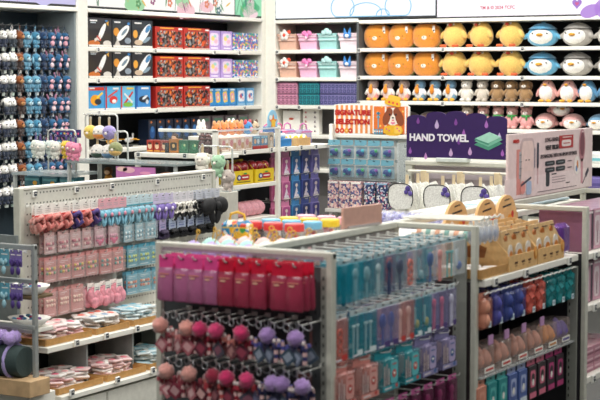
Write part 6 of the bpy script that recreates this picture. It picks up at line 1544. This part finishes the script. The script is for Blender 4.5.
for i in range(6):
    for d in range(2): bbk.put((-3.1+.075*i, 5.98+.09*d, 1.101), random.uniform(-.3, .3), check('clear bag of lilac glass beads, %s in the %s row on the gondola top' % (nth(i, 6), ('front', 'rear')[d])), 'bags of lilac beads')
ps = MB(); ps.bx(-.125, .125, -.006, .006, 0, .075, M('#c99c8c', .6), .002); pf = MB(); pf.bx(-.1, .1, -.012, .012, 0, .008, CLR('#dcdcdc', .5))
Kind('blank_sign', 'sign', ps, [('sign_foot', pf)]).put((GXS, 5.005, 1.203), R(84), check('blank dusty pink card sign standing on the gondola spine'))

# ================================================================== LIGHT AND CAMERA
def area(name, loc, sx, sy, e, col=(1, .98, .94), rot=(0, 0, 0)):
    l = bpy.data.lights.new(name, 'AREA'); l.shape = 'RECTANGLE'; l.size = sx; l.size_y = sy; l.energy = e; l.color = col
    o = bpy.data.objects.new(name, l); COL.objects.link(o); o.location = loc; o.rotation_euler = rot
    return o
for x in (-6.6, -5.0, -3.4, -1.6):
    for y in (6.2, 8.2, 10.2):
        area('overhead_light', (x, y, 3.15), 1.2, .25, 27)
for x in (-3.6, -2.2, -.8): area('overhead_light', (x, 2.2, 3.15), 1.2, .25, 34)  # added out of view in front, to brighten the end panel goods
area('overhead_light', (-.2, 5.4, 3.15), .25, 1.2, 40)  # added out of view to the side, to brighten the aisle faces
for x in (-4.6, -3.0): area('overhead_light', (x, 4.5, 3.15), 1.2, .25, 26)  # extra pair added to lift the packet trays and end rack
# shelf-front track lamps washing the two walls
area('wall_washer', (-6.2, 10.2, 3.1), .2, 2.6, 17, rot=(0, R(-40), 0))
area('wall_washer', (-6.2, 8.3, 3.1), .2, 1.2, 8, rot=(0, R(-40), 0))
area('wall_washer', (-5.2, 10.6, 3.1), 3.4, .2, 22, rot=(R(40), 0, 0))
w = bpy.data.worlds.new('World'); SC.world = w; w.use_nodes = True
bg = w.node_tree.nodes['Background']; bg.inputs['Color'].default_value = (.7, .9, 1, 1); bg.inputs['Strength'].default_value = .05

cam = bpy.data.cameras.new('Camera'); co = bpy.data.objects.new('Camera', cam); COL.objects.link(co)
co.location = (0, 0, 1.75); co.rotation_euler = (R(90)-math.atan(125/1571), 0, R(30.3))
cam.sensor_width = 36; cam.lens = 36*1571/600; cam.clip_start = .1; cam.clip_end = 60
cam.dof.use_dof = True; cam.dof.focus_distance = 9.0; cam.dof.aperture_fstop = 5.6
SC.camera = co
SC.view_settings.view_transform = 'Standard'; SC.view_settings.look = 'None'; SC.view_settings.gamma = 1; SC.view_settings.use_curve_mapping = False
SC.view_settings.exposure = -0.03
SC.cycles.use_denoising = True
SC.cycles.transparent_max_bounces = 16; SC.cycles.max_bounces = 6
